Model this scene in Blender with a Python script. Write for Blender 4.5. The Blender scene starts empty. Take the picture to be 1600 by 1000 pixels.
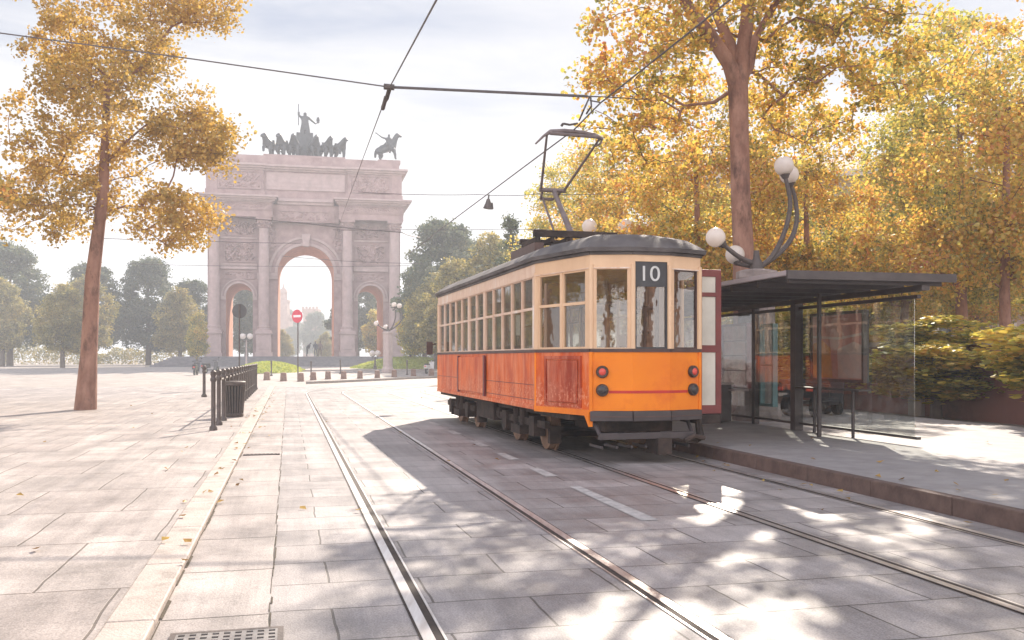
import bpy, bmesh, math, random
import numpy as np
from mathutils import Vector, Matrix
R = math.radians
PI = math.pi
S = bpy.context.scene
COL = S.collection

# ------------------------------------------------------------------ camera
CAM_H = 1.415
F = 1450.0                     # focal length in photograph pixels (1600 wide)
HZ = 560.0                     # horizon row
cd = bpy.data.cameras.new("camera")
cam = bpy.data.objects.new("camera", cd)
COL.objects.link(cam)
cam.location = (0, 0, CAM_H)
cam.rotation_euler = (R(90), 0, 0)
cd.sensor_width = 36
cd.lens = 36 * F / 1600
cd.shift_y = (HZ - 500) / 1600
cd.clip_start = 0.1
cd.clip_end = 3000
S.camera = cam

# ------------------------------------------------------------------ world
SUN_EL, SUN_AZ = 33.0, 12.5    # azimuth measured from +Y towards +X
w = bpy.data.worlds.new("World")
S.world = w
w.use_nodes = True
nt = w.node_tree
nt.nodes.clear()
def N(t, kind, **kw):
    n = t.nodes.new(kind)
    for k, v in kw.items():
        setattr(n, k, v)
    return n
sky = N(nt, 'ShaderNodeTexSky', sky_type='NISHITA', sun_disc=False, sun_elevation=R(SUN_EL), sun_rotation=R(SUN_AZ))
sky.altitude = 100
sky.air_density = 1.0
sky.dust_density = 1.6
sky.ozone_density = 1.5
tc = N(nt, 'ShaderNodeTexCoord')
mp = N(nt, 'ShaderNodeMapping')
mp.inputs['Scale'].default_value = (1.2, 1.2, 6.0)
mp.inputs['Rotation'].default_value = (R(4), R(-5), 0.4)
nz = N(nt, 'ShaderNodeTexNoise')
nz.inputs['Scale'].default_value = 1.9
nz.inputs['Detail'].default_value = 7
nz.inputs['Roughness'].default_value = 0.55
nz.inputs['Distortion'].default_value = 0.4
sep = N(nt, 'ShaderNodeSeparateXYZ')
low = N(nt, 'ShaderNodeMapRange')          # a bank of white cloud that thickens towards the horizon
low.inputs['From Min'].default_value = 0.12
low.inputs['From Max'].default_value = 0.42
low.inputs['To Min'].default_value = 0.30
low.inputs['To Max'].default_value = -0.10
add = N(nt, 'ShaderNodeMath', operation='ADD')
cr = N(nt, 'ShaderNodeValToRGB')
cr.color_ramp.elements[0].position = 0.42
cr.color_ramp.elements[1].position = 0.66
mix = N(nt, 'ShaderNodeMix', data_type='RGBA')
mix.inputs['B'].default_value = (5.0, 5.0, 5.1, 1)
veil = N(nt, 'ShaderNodeMix', data_type='RGBA')   # thin high veil over the whole sky
veil.inputs['Factor'].default_value = 0.93
veil.inputs['B'].default_value = (2.5, 2.78, 3.5, 1)
bg = N(nt, 'ShaderNodeBackground')
bg.inputs['Strength'].default_value = 0.095
wo = N(nt, 'ShaderNodeOutputWorld')
L = nt.links.new
L(tc.outputs['Generated'], mp.inputs['Vector'])
L(mp.outputs['Vector'], nz.inputs['Vector'])
L(tc.outputs['Generated'], sep.inputs[0])
L(sep.outputs['Z'], low.inputs['Value'])
L(nz.outputs['Fac'], add.inputs[0])
L(low.outputs[0], add.inputs[1])
L(add.outputs[0], cr.inputs['Fac'])
L(cr.outputs['Color'], mix.inputs['Factor'])
L(sky.outputs[0], veil.inputs['A'])
L(veil.outputs['Result'], mix.inputs['A'])
# added fill: unseen sky behind the camera brightened and warmed to lift shaded fronts
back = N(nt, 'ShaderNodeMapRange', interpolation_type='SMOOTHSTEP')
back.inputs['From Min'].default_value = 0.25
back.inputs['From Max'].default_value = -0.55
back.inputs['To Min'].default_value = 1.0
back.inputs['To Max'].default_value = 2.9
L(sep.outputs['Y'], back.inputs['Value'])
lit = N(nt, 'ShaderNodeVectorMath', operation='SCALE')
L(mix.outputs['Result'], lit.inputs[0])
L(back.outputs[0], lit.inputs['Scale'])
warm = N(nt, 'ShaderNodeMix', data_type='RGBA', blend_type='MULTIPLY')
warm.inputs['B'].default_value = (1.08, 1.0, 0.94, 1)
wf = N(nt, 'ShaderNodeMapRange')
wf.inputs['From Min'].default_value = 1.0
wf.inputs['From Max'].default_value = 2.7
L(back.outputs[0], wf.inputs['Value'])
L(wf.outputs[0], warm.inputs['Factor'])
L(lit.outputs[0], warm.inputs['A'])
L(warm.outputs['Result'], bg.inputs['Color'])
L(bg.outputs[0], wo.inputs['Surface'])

# ------------------------------------------------------------------ sun, exposure
sd = bpy.data.lights.new("sun", 'SUN')
sd.energy = 5.0
sd.angle = R(0.53)
sd.color = (1.0, 0.885, 0.755)
sun = bpy.data.objects.new("sun", sd)
COL.objects.link(sun)
sv = Vector((math.sin(R(SUN_AZ)) * math.cos(R(SUN_EL)), math.cos(R(SUN_AZ)) * math.cos(R(SUN_EL)), math.sin(R(SUN_EL))))
sun.rotation_euler = sv.to_track_quat('Z', 'Y').to_euler()
sun.location = (20, 60, 60)
S.view_settings.view_transform = 'Standard'
S.view_settings.look = 'None'
S.view_settings.exposure = 0.95
S.view_settings.gamma = 1
S.render.engine = 'CYCLES'
S.cycles.use_denoising = True
S.cycles.max_bounces = 8
S.cycles.diffuse_bounces = 4
S.cycles.glossy_bounces = 4
S.cycles.transmission_bounces = 6
S.cycles.transparent_max_bounces = 12
S.cycles.volume_bounces = 1

# ------------------------------------------------------------------ helpers
rng = np.random.default_rng(7)

def at(px, py, Y):
    """point at depth Y behind a photograph pixel, used to work out real positions and heights"""
    return Vector(((px - 800) * Y / F, Y, CAM_H + (HZ - py) * Y / F))

A_TR = math.atan2(349, 1450)          # heading of the tracks
U = Vector((-math.sin(A_TR), math.cos(A_TR), 0))
NV = Vector((math.cos(A_TR), math.sin(A_TR), 0))
def TF(l, o, z=0):
    return U * l + NV * o + Vector((0, 0, z))

def sstep(a, b, x):
    t = min(1, max(0, (x - a) / (b - a)))
    return t * t * (3 - 2 * t)
def zg(x, y):
    return 0.45 * sstep(52, 97, y)

def tag(o, label=None, cat=None, group=None, kind=None):
    if label: o['label'] = label
    if cat: o['category'] = cat
    if group: o['group'] = group
    if kind: o['kind'] = kind
    return o
def thing(name, label, cat, loc=(0, 0, 0), rz=0, group=None):
    o = bpy.data.objects.new(name, None)
    o.empty_display_size = 0.2
    COL.objects.link(o)
    o.location = loc
    o.rotation_euler = (0, 0, rz)
    return tag(o, label, cat, group)
def dup(root, loc=None, rz=None, sc=None, label=None, group=None, parent=None):
    c = root.copy()
    COL.objects.link(c)
    if parent is not None: c.parent = parent
    if loc is not None: c.location = loc
    if rz is not None: c.rotation_euler = (0, 0, rz)
    if sc is not None: c.scale = sc if hasattr(sc, '__len__') else (sc, sc, sc)
    if label: c['label'] = label
    if group: c['group'] = group
    for ch in list(root.children):
        dup(ch, parent=c)
    return c

class MB:
    def __init__(s):
        s.v, s.f = [], []
    def add(s, vs, fs):
        b = len(s.v)
        s.v += [tuple(p) for p in vs]
        s.f += [tuple(i + b for i in f) for f in fs]
        return s
    def box(s, x0, x1, y0, y1, z0, z1):
        v = [(x0, y0, z0), (x1, y0, z0), (x1, y1, z0), (x0, y1, z0), (x0, y0, z1), (x1, y0, z1), (x1, y1, z1), (x0, y1, z1)]
        return s.add(v, [(0, 3, 2, 1), (4, 5, 6, 7), (0, 1, 5, 4), (1, 2, 6, 5), (2, 3, 7, 6), (3, 0, 4, 7)])
    def wall(s, A, B, z0, z1, t=0.05, off=0.0, trim=0.0):
        """panel standing on plan line A-B; outward is to the right of A->B"""
        dx, dy = B[0] - A[0], B[1] - A[1]
        d = math.hypot(dx, dy)
        ux, uy = dx / d, dy / d
        nx, ny = uy, -ux
        a = (A[0] + ux * trim, A[1] + uy * trim)
        b = (B[0] - ux * trim, B[1] - uy * trim)
        o, i = off, off - t
        v = []
        for z in (z0, z1):
            v += [(a[0] + nx * o, a[1] + ny * o, z), (b[0] + nx * o, b[1] + ny * o, z),
                  (b[0] + nx * i, b[1] + ny * i, z), (a[0] + nx * i, a[1] + ny * i, z)]
        return s.add(v, [(3, 2, 1, 0), (4, 5, 6, 7), (0, 1, 5, 4), (1, 2, 6, 5), (2, 3, 7, 6), (3, 0, 4, 7)])
    def prism(s, poly, z0, z1):
        n = len(poly)
        v = [(p[0], p[1], z0) for p in poly] + [(p[0], p[1], z1) for p in poly]
        return s.add(v, [tuple(range(n))[::-1], tuple(range(n, 2 * n))] + [(i, (i + 1) % n, (i + 1) % n + n, i + n) for i in range(n)])
    def tube(s, pts, r, n=8, closed=False):
        pts = [Vector(p) for p in pts]
        m = len(pts)
        rs = r if hasattr(r, '__len__') else [r] * m
        up = Vector((0.13, 0.21, 1)).normalized()
        prev = None
        vs = []
        for i, p in enumerate(pts):
            if closed:
                t = pts[(i + 1) % m] - pts[i - 1]
            else:
                t = pts[min(i + 1, m - 1)] - pts[max(i - 1, 0)]
            t.normalize()
            if prev is None:
                a = t.cross(up)
                if a.length < 1e-3: a = t.cross(Vector((1, 0, 0)))
            else:
                a = prev - t * prev.dot(t)
            a.normalize()
            prev = a
            b = t.cross(a)
            for k in range(n):
                an = 2 * PI * k / n
                vs.append(p + (a * math.cos(an) + b * math.sin(an)) * rs[i])
        fs = []
        for i in range(m if closed else m - 1):
            for k in range(n):
                j = (i + 1) % m
                fs.append((i * n + k, i * n + (k + 1) % n, j * n + (k + 1) % n, j * n + k))
        if not closed:
            fs.append(tuple(range(n))[::-1])
            fs.append(tuple(range((m - 1) * n, m * n)))
        return s.add(vs, fs)
    def lathe(s, prof, n=16, c=(0, 0), a0=0.0):
        vs, fs = [], []
        m = len(prof)
        for r, z in prof:
            for k in range(n):
                an = 2 * PI * k / n + a0
                vs.append((c[0] + r * math.cos(an), c[1] + r * math.sin(an), z))
        for i in range(m - 1):
            for k in range(n):
                fs.append((i * n + k, i * n + (k + 1) % n, (i + 1) * n + (k + 1) % n, (i + 1) * n + k))
        fs.append(tuple(range(n))[::-1])
        fs.append(tuple(range((m - 1) * n, m * n)))
        return s.add(vs, fs)
    def sphere(s, c, r, nu=20, nv=12, sc=(1, 1, 1)):
        vs, fs = [], []
        for j in range(nv + 1):
            th = PI * j / nv
            rr = max(math.sin(th), 0.004)
            for k in range(nu):
                an = 2 * PI * k / nu
                vs.append((c[0] + r * rr * math.cos(an) * sc[0], c[1] + r * rr * math.sin(an) * sc[1], c[2] - r * math.cos(th) * sc[2]))
        for j in range(nv):
            for k in range(nu):
                fs.append((j * nu + k, j * nu + (k + 1) % nu, (j + 1) * nu + (k + 1) % nu, (j + 1) * nu + k))
        fs.append(tuple(range(nu))[::-1])
        fs.append(tuple(range(nv * nu, (nv + 1) * nu)))
        return s.add(vs, fs)
    def disc(s, p, axis, r, t, n=24):
        a = Vector(axis).normalized()
        p = Vector(p)
        return s.tube([p - a * t / 2, p + a * t / 2], r, n)
    def build(s, name, m, parent=None, smooth=None, bevel=0, loc=None, rz=None):
        me = bpy.data.meshes.new(name)
        me.from_pydata(s.v, [], s.f)
        me.validate()
        bm = bmesh.new()
        bm.from_mesh(me)
        bmesh.ops.recalc_face_normals(bm, faces=bm.faces)
        bm.to_mesh(me)
        bm.free()
        if smooth:
            me.polygons.foreach_set('use_smooth', [True] * len(me.polygons))
            me.set_sharp_from_angle(angle=R(smooth))
        me.materials.append(m)
        o = bpy.data.objects.new(name, me)
        COL.objects.link(o)
        if parent is not None: o.parent = parent
        if loc is not None: o.location = loc
        if rz is not None: o.rotation_euler = (0, 0, rz)
        if bevel:
            b = o.modifiers.new('bevel', 'BEVEL')
            b.width = bevel
            b.segments = 2
            b.limit_method = 'ANGLE'
            b.angle_limit = R(35)
        return o

# ------------------------------------------------------------------ materials
def newmat(name):
    m = bpy.data.materials.new(name)
    m.use_nodes = True
    m.node_tree.nodes.clear()
    out = N(m.node_tree, 'ShaderNodeOutputMaterial')
    return m, m.node_tree, out
def c4(c): return (c[0], c[1], c[2], 1)

def mat(name, c1, c2=None, scale=4.0, rough=0.6, metal=0.0, bump=0.0, bscale=None, stretch=(1, 1, 1), detail=6, lo=0.35, hi=0.65, spec=0.5, c3=None, sc3=1.0):
    """Principled material whose colour wanders between c1 and c2 (and blotches of c3)"""
    m, t, out = newmat(name)
    lk = t.links.new
    p = N(t, 'ShaderNodeBsdfPrincipled')
    lk(p.outputs[0], out.inputs[0])
    p.inputs['Roughness'].default_value = rough
    p.inputs['Metallic'].default_value = metal
    p.inputs['Specular IOR Level'].default_value = spec
    if c2 is None:
        c2 = tuple(x * 0.8 for x in c1)
    co = N(t, 'ShaderNodeTexCoord')
    ma = N(t, 'ShaderNodeMapping')
    ma.inputs['Scale'].default_value = stretch
    lk(co.outputs['Object'], ma.inputs[0])
    n = N(t, 'ShaderNodeTexNoise')
    n.inputs['Scale'].default_value = scale
    n.inputs['Detail'].default_value = detail
    n.inputs['Roughness'].default_value = 0.62
    lk(ma.outputs[0], n.inputs['Vector'])
    r = N(t, 'ShaderNodeValToRGB')
    r.color_ramp.elements[0].position = lo
    r.color_ramp.elements[1].position = hi
    r.color_ramp.elements[0].color = c4(c1)
    r.color_ramp.elements[1].color = c4(c2)
    lk(n.outputs['Fac'], r.inputs[0])
    colour = r.outputs[0]
    if c3 is not None:
        n3 = N(t, 'ShaderNodeTexNoise')
        n3.inputs['Scale'].default_value = sc3
        n3.inputs['Detail'].default_value = 8
        n3.inputs['Roughness'].default_value = 0.7
        lk(ma.outputs[0], n3.inputs['Vector'])
        r3 = N(t, 'ShaderNodeValToRGB')
        r3.color_ramp.elements[0].position = 0.52
        r3.color_ramp.elements[1].position = 0.66
        lk(n3.outputs['Fac'], r3.inputs[0])
        x = N(t, 'ShaderNodeMix', data_type='RGBA')
        x.inputs['B'].default_value = c4(c3)
        lk(r3.outputs[0], x.inputs['Factor'])
        lk(colour, x.inputs['A'])
        colour = x.outputs['Result']
    lk(colour, p.inputs['Base Color'])
    if bump:
        nb = N(t, 'ShaderNodeTexNoise')
        nb.inputs['Scale'].default_value = bscale or scale * 6
        nb.inputs['Detail'].default_value = 5
        lk(ma.outputs[0], nb.inputs['Vector'])
        b = N(t, 'ShaderNodeBump')
        b.inputs['Strength'].default_value = bump
        b.inputs['Distance'].default_value = 0.02
        lk(nb.outputs['Fac'], b.inputs['Height'])
        lk(b.outputs[0], p.inputs['Normal'])
    return m

def paving(name, bw, rh, ca, cb, mortar, msize=0.010, rough=0.5, off=0.5, speck=0.35, shift=(0, 0)):
    """stone slabs laid in courses across the street: object x = across, y = along"""
    m, t, out = newmat(name)
    lk = t.links.new
    p = N(t, 'ShaderNodeBsdfPrincipled')
    lk(p.outputs[0], out.inputs[0])
    co = N(t, 'ShaderNodeTexCoord')
    # wobble so that joints are not ruler-straight
    wn = N(t, 'ShaderNodeTexNoise')
    wn.inputs['Scale'].default_value = 0.9
    wn.inputs['Detail'].default_value = 3
    lk(co.outputs['Object'], wn.inputs['Vector'])
    vm = N(t, 'ShaderNodeVectorMath', operation='SCALE')
    vm.inputs['Scale'].default_value = 0.07
    lk(wn.outputs['Color'], vm.inputs[0])
    va = N(t, 'ShaderNodeVectorMath', operation='ADD')
    lk(co.outputs['Object'], va.inputs[0])
    lk(vm.outputs[0], va.inputs[1])
    mp_ = N(t, 'ShaderNodeMapping')
    mp_.inputs['Location'].default_value = (shift[0], shift[1], 0)
    lk(va.outputs[0], mp_.inputs[0])
    br = N(t, 'ShaderNodeTexBrick')
    br.offset = off
    br.offset_frequency = 2
    br.squash = 1.0
    br.inputs['Scale'].default_value = 1.0
    br.inputs['Brick Width'].default_value = bw
    br.inputs['Row Height'].default_value = rh
    br.inputs['Mortar Size'].default_value = msize
    br.inputs['Mortar Smooth'].default_value = 0.25
    br.inputs['Bias'].default_value = 0.0
    br.inputs['Color1'].default_value = c4(ca)
    br.inputs['Color2'].default_value = c4(cb)
    br.inputs['Mortar'].default_value = c4(mortar)
    lk(mp_.outputs[0], br.inputs['Vector'])
    # fine granite speckle
    n1 = N(t, 'ShaderNodeTexNoise')
    n1.inputs['Scale'].default_value = 95
    n1.inputs['Detail'].default_value = 4
    lk(co.outputs['Object'], n1.inputs['Vector'])
    r1 = N(t, 'ShaderNodeMapRange')
    r1.inputs['From Min'].default_value = 0.3
    r1.inputs['From Max'].default_value = 0.7
    r1.inputs['To Min'].default_value = 1 - speck
    r1.inputs['To Max'].default_value = 1 + speck * 0.6
    lk(n1.outputs['Fac'], r1.inputs[0])
    # large worn and dirty areas
    n2 = N(t, 'ShaderNodeTexNoise')
    n2.inputs['Scale'].default_value = 1.1
    n2.inputs['Detail'].default_value = 7
    n2.inputs['Roughness'].default_value = 0.68
    lk(co.outputs['Object'], n2.inputs['Vector'])
    r2 = N(t, 'ShaderNodeMapRange')
    r2.inputs['From Min'].default_value = 0.3
    r2.inputs['From Max'].default_value = 0.7
    r2.inputs['To Min'].default_value = 0.62
    r2.inputs['To Max'].default_value = 1.18
    lk(n2.outputs['Fac'], r2.inputs[0])
    m3 = N(t, 'ShaderNodeMapping')
    m3.inputs['Scale'].default_value = (2.6, 0.16, 1)
    lk(co.outputs['Object'], m3.inputs[0])
    n3 = N(t, 'ShaderNodeTexNoise')
    n3.inputs['Scale'].default_value = 1.5
    n3.inputs['Detail'].default_value = 8
    n3.inputs['Roughness'].default_value = 0.7
    lk(m3.outputs[0], n3.inputs['Vector'])
    r3 = N(t, 'ShaderNodeMapRange')
    r3.inputs['From Min'].default_value = 0.36
    r3.inputs['From Max'].default_value = 0.58
    r3.inputs['To Min'].default_value = 0.76
    r3.inputs['To Max'].default_value = 1.06
    lk(n3.outputs['Fac'], r3.inputs[0])
    n4 = N(t, 'ShaderNodeTexNoise')
    n4.inputs['Scale'].default_value = 4.5
    n4.inputs['Detail'].default_value = 6
    n4.inputs['Roughness'].default_value = 0.75
    lk(co.outputs['Object'], n4.inputs['Vector'])
    r4 = N(t, 'ShaderNodeMapRange')
    r4.inputs['From Min'].default_value = 0.28
    r4.inputs['From Max'].default_value = 0.42
    r4.inputs['To Min'].default_value = 0.66
    r4.inputs['To Max'].default_value = 1.0
    lk(n4.outputs['Fac'], r4.inputs[0])
    m5 = N(t, 'ShaderNodeMath', operation='MULTIPLY')
    lk(r3.outputs[0], m5.inputs[0])
    lk(r4.outputs[0], m5.inputs[1])
    m6 = N(t, 'ShaderNodeMath', operation='MULTIPLY')
    lk(r1.outputs[0], m6.inputs[0])
    lk(m5.outputs[0], m6.inputs[1])
    mu = N(t, 'ShaderNodeMath', operation='MULTIPLY')
    lk(m6.outputs[0], mu.inputs[0])
    lk(r2.outputs[0], mu.inputs[1])
    vs = N(t, 'ShaderNodeVectorMath', operation='SCALE')
    lk(br.outputs['Color'], vs.inputs[0])
    lk(mu.outputs[0], vs.inputs['Scale'])
    lk(vs.outputs[0], p.inputs['Base Color'])
    rr = N(t, 'ShaderNodeMapRange')
    rr.inputs['From Min'].default_value = 0.3
    rr.inputs['From Max'].default_value = 0.7
    rr.inputs['To Min'].default_value = rough - 0.12
    rr.inputs['To Max'].default_value = rough + 0.16
    lk(n2.outputs['Fac'], rr.inputs[0])
    lk(rr.outputs[0], p.inputs['Roughness'])
    # bump: joints sunk, slabs slightly rough
    ad = N(t, 'ShaderNodeMath', operation='MULTIPLY_ADD')
    lk(br.outputs['Fac'], ad.inputs[0])
    ad.inputs[1].default_value = -1.0
    mb_ = N(t, 'ShaderNodeMath', operation='MULTIPLY')
    mb_.inputs[1].default_value = 0.35
    lk(n1.outputs['Fac'], mb_.inputs[0])
    lk(mb_.outputs[0], ad.inputs[2])
    b = N(t, 'ShaderNodeBump')
    b.inputs['Strength'].default_value = 0.55
    b.inputs['Distance'].default_value = 0.012
    lk(ad.outputs[0], b.inputs['Height'])
    lk(b.outputs[0], p.inputs['Normal'])
    return m

def leafmat(name, cols, trans=0.5, nscale=0.5):
    m, t, out = newmat(name)
    lk = t.links.new
    geo = N(t, 'ShaderNodeNewGeometry')
    co = N(t, 'ShaderNodeTexCoord')
    n = N(t, 'ShaderNodeTexNoise')
    n.inputs['Scale'].default_value = nscale
    n.inputs['Detail'].default_value = 3
    lk(co.outputs['Object'], n.inputs['Vector'])
    a = N(t, 'ShaderNodeMath', operation='MULTIPLY_ADD')
    lk(geo.outputs['Random Per Island'], a.inputs[0])
    a.inputs[1].default_value = 0.80
    s = N(t, 'ShaderNodeMapRange')
    s.inputs['From Min'].default_value = 0.3
    s.inputs['From Max'].default_value = 0.7
    s.inputs['To Min'].default_value = -0.24
    s.inputs['To Max'].default_value = 0.32
    lk(n.outputs['Fac'], s.inputs[0])
    lk(s.outputs[0], a.inputs[2])
    r = N(t, 'ShaderNodeValToRGB')
    els = r.color_ramp.elements
    while len(els) < len(cols): els.new(0.5)
    for i, c in enumerate(cols):
        els[i].position = i / (len(cols) - 1)
        els[i].color = c4(c)
    lk(a.outputs[0], r.inputs[0])
    d = N(t, 'ShaderNodeBsdfDiffuse')
    tr = N(t, 'ShaderNodeBsdfTranslucent')
    gl = N(t, 'ShaderNodeBsdfGlossy')
    gl.inputs['Roughness'].default_value = 0.45
    gl.inputs['Color'].default_value = (0.8, 0.8, 0.8, 1)
    lk(r.outputs[0], d.inputs[0])
    lk(r.outputs[0], tr.inputs[0])
    x = N(t, 'ShaderNodeMixShader')
    x.inputs[0].default_value = trans
    lk(d.outputs[0], x.inputs[1])
    lk(tr.outputs[0], x.inputs[2])
    y = N(t, 'ShaderNodeMixShader')
    y.inputs[0].default_value = 0.06
    lk(x.outputs[0], y.inputs[1])
    lk(gl.outputs[0], y.inputs[2])
    lk(y.outputs[0], out.inputs[0])
    return m

def glassmat(name, tint=(0.9, 0.92, 0.9), refl=0.10, dirt=0.06, dirtcol=(0.55, 0.52, 0.48), ior=1.5):
    m, t, out = newmat(name)
    lk = t.links.new
    tr = N(t, 'ShaderNodeBsdfTransparent')
    tr.inputs[0].default_value = c4(tint)
    gl = N(t, 'ShaderNodeBsdfGlossy')
    gl.inputs['Roughness'].default_value = 0.015
    fr = N(t, 'ShaderNodeFresnel')
    fr.inputs['IOR'].default_value = ior
    ad = N(t, 'ShaderNodeMath', operation='ADD', use_clamp=True)
    ad.inputs[1].default_value = refl
    lk(fr.outputs[0], ad.inputs[0])
    ge = N(t, 'ShaderNodeNewGeometry')          # the far side of a thin pane adds no second mirror
    om = N(t, 'ShaderNodeMath', operation='SUBTRACT')
    om.inputs[0].default_value = 1.0
    lk(ge.outputs['Backfacing'], om.inputs[1])
    fm = N(t, 'ShaderNodeMath', operation='MULTIPLY')
    lk(ad.outputs[0], fm.inputs[0])
    lk(om.outputs[0], fm.inputs[1])
    co = N(t, 'ShaderNodeTexCoord')
    n = N(t, 'ShaderNodeTexNoise')
    n.inputs['Scale'].default_value = 2.2
    n.inputs['Detail'].default_value = 3
    lk(co.outputs['Object'], n.inputs['Vector'])
    b = N(t, 'ShaderNodeBump')
    b.inputs['Strength'].default_value = 0.10
    b.inputs['Distance'].default_value = 0.02
    lk(n.outputs['Fac'], b.inputs['Height'])
    lk(b.outputs[0], gl.inputs['Normal'])
    x = N(t, 'ShaderNodeMixShader')
    lk(fm.outputs[0], x.inputs[0])
    lk(tr.outputs[0], x.inputs[1])
    lk(gl.outputs[0], x.inputs[2])
    df = N(t, 'ShaderNodeBsdfDiffuse')
    df.inputs[0].default_value = c4(dirtcol)
    y = N(t, 'ShaderNodeMixShader')
    n2 = N(t, 'ShaderNodeTexNoise')
    n2.inputs['Scale'].default_value = 6
    n2.inputs['Detail'].default_value = 6
    lk(co.outputs['Object'], n2.inputs['Vector'])
    mr = N(t, 'ShaderNodeMapRange')
    mr.inputs['From Min'].default_value = 0.35
    mr.inputs['From Max'].default_value = 0.75
    mr.inputs['To Max'].default_value = dirt * 2
    lk(n2.outputs['Fac'], mr.inputs[0])
    lk(mr.outputs[0], y.inputs[0])
    lk(x.outputs[0], y.inputs[1])
    lk(df.outputs[0], y.inputs[2])
    lk(y.outputs[0], out.inputs[0])
    return m

M = {}
M['ground'] = paving('plaza stone', 1.6, 1.0, (0.38, 0.33, 0.29), (0.45, 0.39, 0.345), (0.22, 0.19, 0.165), 0.02, 0.65, speck=0.2)
M['road'] = paving('street slabs', 1.15, 0.62, (0.315, 0.28, 0.268), (0.435, 0.39, 0.372), (0.11, 0.093, 0.083), 0.008, 0.5, shift=(0.3, 0.2))
M['gutter'] = paving('gutter slabs', 0.62, 1.15, (0.365, 0.315, 0.29), (0.445, 0.39, 0.36), (0.08, 0.065, 0.052), 0.010, 0.55, off=0.0, shift=(0.06, 0.4))
M['pavement'] = paving('pavement slabs', 0.95, 1.5, (0.375, 0.322, 0.295), (0.455, 0.398, 0.365), (0.15, 0.12, 0.10), 0.009, 0.55)
M['platform'] = mat('platform asphalt', (0.25, 0.23, 0.225), (0.33, 0.305, 0.295), 3, 0.7, bump=0.5, bscale=90, detail=8)
M['kerbrust'] = mat('weathered kerb stone', (0.085, 0.052, 0.043), (0.145, 0.092, 0.074), 5, 0.75, bump=0.4)
M['kerb'] = mat('kerb granite', (0.32, 0.28, 0.25), (0.40, 0.36, 0.33), 6, 0.7, bump=0.3)
M['kerbpale'] = mat('pavement kerb granite', (0.37, 0.31, 0.272), (0.46, 0.39, 0.345), 5, 0.65, bump=0.4, bscale=60, c3=(.26, .22, .19), sc3=2.2)
M['rail'] = mat('polished rail steel', (0.86, 0.83, 0.82), (0.62, 0.56, 0.53), 14, 0.38, metal=0.9, stretch=(1, 0.1, 1))
M['groove'] = mat('rail groove grime', (0.035, 0.026, 0.022), (0.06, 0.04, 0.03), 20, 0.8)
M['moss'] = mat('mossy joint', (0.06, 0.05, 0.035), (0.10, 0.075, 0.05), 20, 0.9, bump=0.6)
M['paint'] = mat('worn road paint', (0.55, 0.52, 0.49), (0.34, 0.315, 0.30), 9, 0.7, detail=9)
M['iron'] = mat('cast iron', (0.075, 0.06, 0.055), (0.11, 0.085, 0.075), 8, 0.55, metal=0.2, bump=0.2)
M['grate'] = mat('steel grate', (0.30, 0.28, 0.265), (0.22, 0.20, 0.19), 12, 0.45, metal=0.4)
M['black'] = mat('black gap', (0.012, 0.011, 0.011), (0.02, 0.018, 0.017), 8, 0.8)
M['stone'] = mat('weathered marble', (0.38, 0.265, 0.25), (0.27, 0.18, 0.168), 0.9, 0.8, bump=0.35, bscale=6, detail=9, c3=(0.24, 0.15, 0.135), sc3=0.35)
M['stonelight'] = mat('pale marble', (0.44, 0.33, 0.312), (0.34, 0.25, 0.235), 1.2, 0.75, bump=0.2, bscale=8, detail=8)
M['stoneglow'] = mat('vault stone bounce glow', (0.66, 0.33, 0.20), (0.50, 0.23, 0.14), 1.6, 0.75, bump=0.5, bscale=5, detail=8)  # orange of sunlit bounce inside the vaults is painted into the stone
M['stoneblock'] = mat('bollard stone', (0.19, 0.115, 0.085), (0.27, 0.17, 0.13), 7, 0.8, bump=0.4)
M['bronze'] = mat('dark bronze', (0.030, 0.032, 0.036), (0.055, 0.058, 0.062), 3, 0.55, metal=0.3)
M['bark'] = mat('plane bark', (0.20, 0.095, 0.065), (0.36, 0.20, 0.145), 3.2, 0.9, bump=0.8, bscale=14, stretch=(1, 1, 0.45), c3=(0.11, 0.055, 0.04), sc3=2.4)
M['barkdark'] = mat('dark bark', (0.09, 0.07, 0.055), (0.15, 0.115, 0.09), 4, 0.9, bump=0.6, stretch=(1, 1, 0.4))
M['gold'] = leafmat('golden plane leaves', [(0.20, 0.20, 0.04), (0.52, 0.43, 0.08), (0.78, 0.55, 0.10), (0.72, 0.40, 0.08), (0.54, 0.19, 0.065)], 0.6)
M['goldleft'] = leafmat('yellow leaves', [(0.30, 0.22, 0.045), (0.55, 0.36, 0.06), (0.64, 0.42, 0.09), (0.50, 0.27, 0.05)], 0.5)
M['yellowgreen'] = leafmat('yellow green leaves', [(0.18, 0.20, 0.045), (0.50, 0.46, 0.08), (0.78, 0.60, 0.11), (0.72, 0.42, 0.09)], 0.58)
M['olive'] = leafmat('olive leaves', [(0.14, 0.15, 0.04), (0.36, 0.30, 0.08), (0.50, 0.36, 0.09)], 0.5)
M['green'] = leafmat('dark green leaves', [(0.055, 0.085, 0.045), (0.11, 0.14, 0.065), (0.20, 0.19, 0.08)], 0.45)
M['grass'] = leafmat('lawn blades', [(0.26, 0.32, 0.05), (0.40, 0.44, 0.07), (0.50, 0.48, 0.10)], 0.5)
M['lawn'] = mat('lawn turf', (0.26, 0.31, 0.05), (0.38, 0.40, 0.08), 2, 0.9, bump=0.5, bscale=40)
M['haze_tower'] = mat('old brick', (0.30, 0.19, 0.15), (0.38, 0.26, 0.21), 1.5, 0.85)

# ------------------------------------------------------------------ the ground and the street
def structure(o, kind='structure'):
    o['kind'] = kind
    return o
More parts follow.
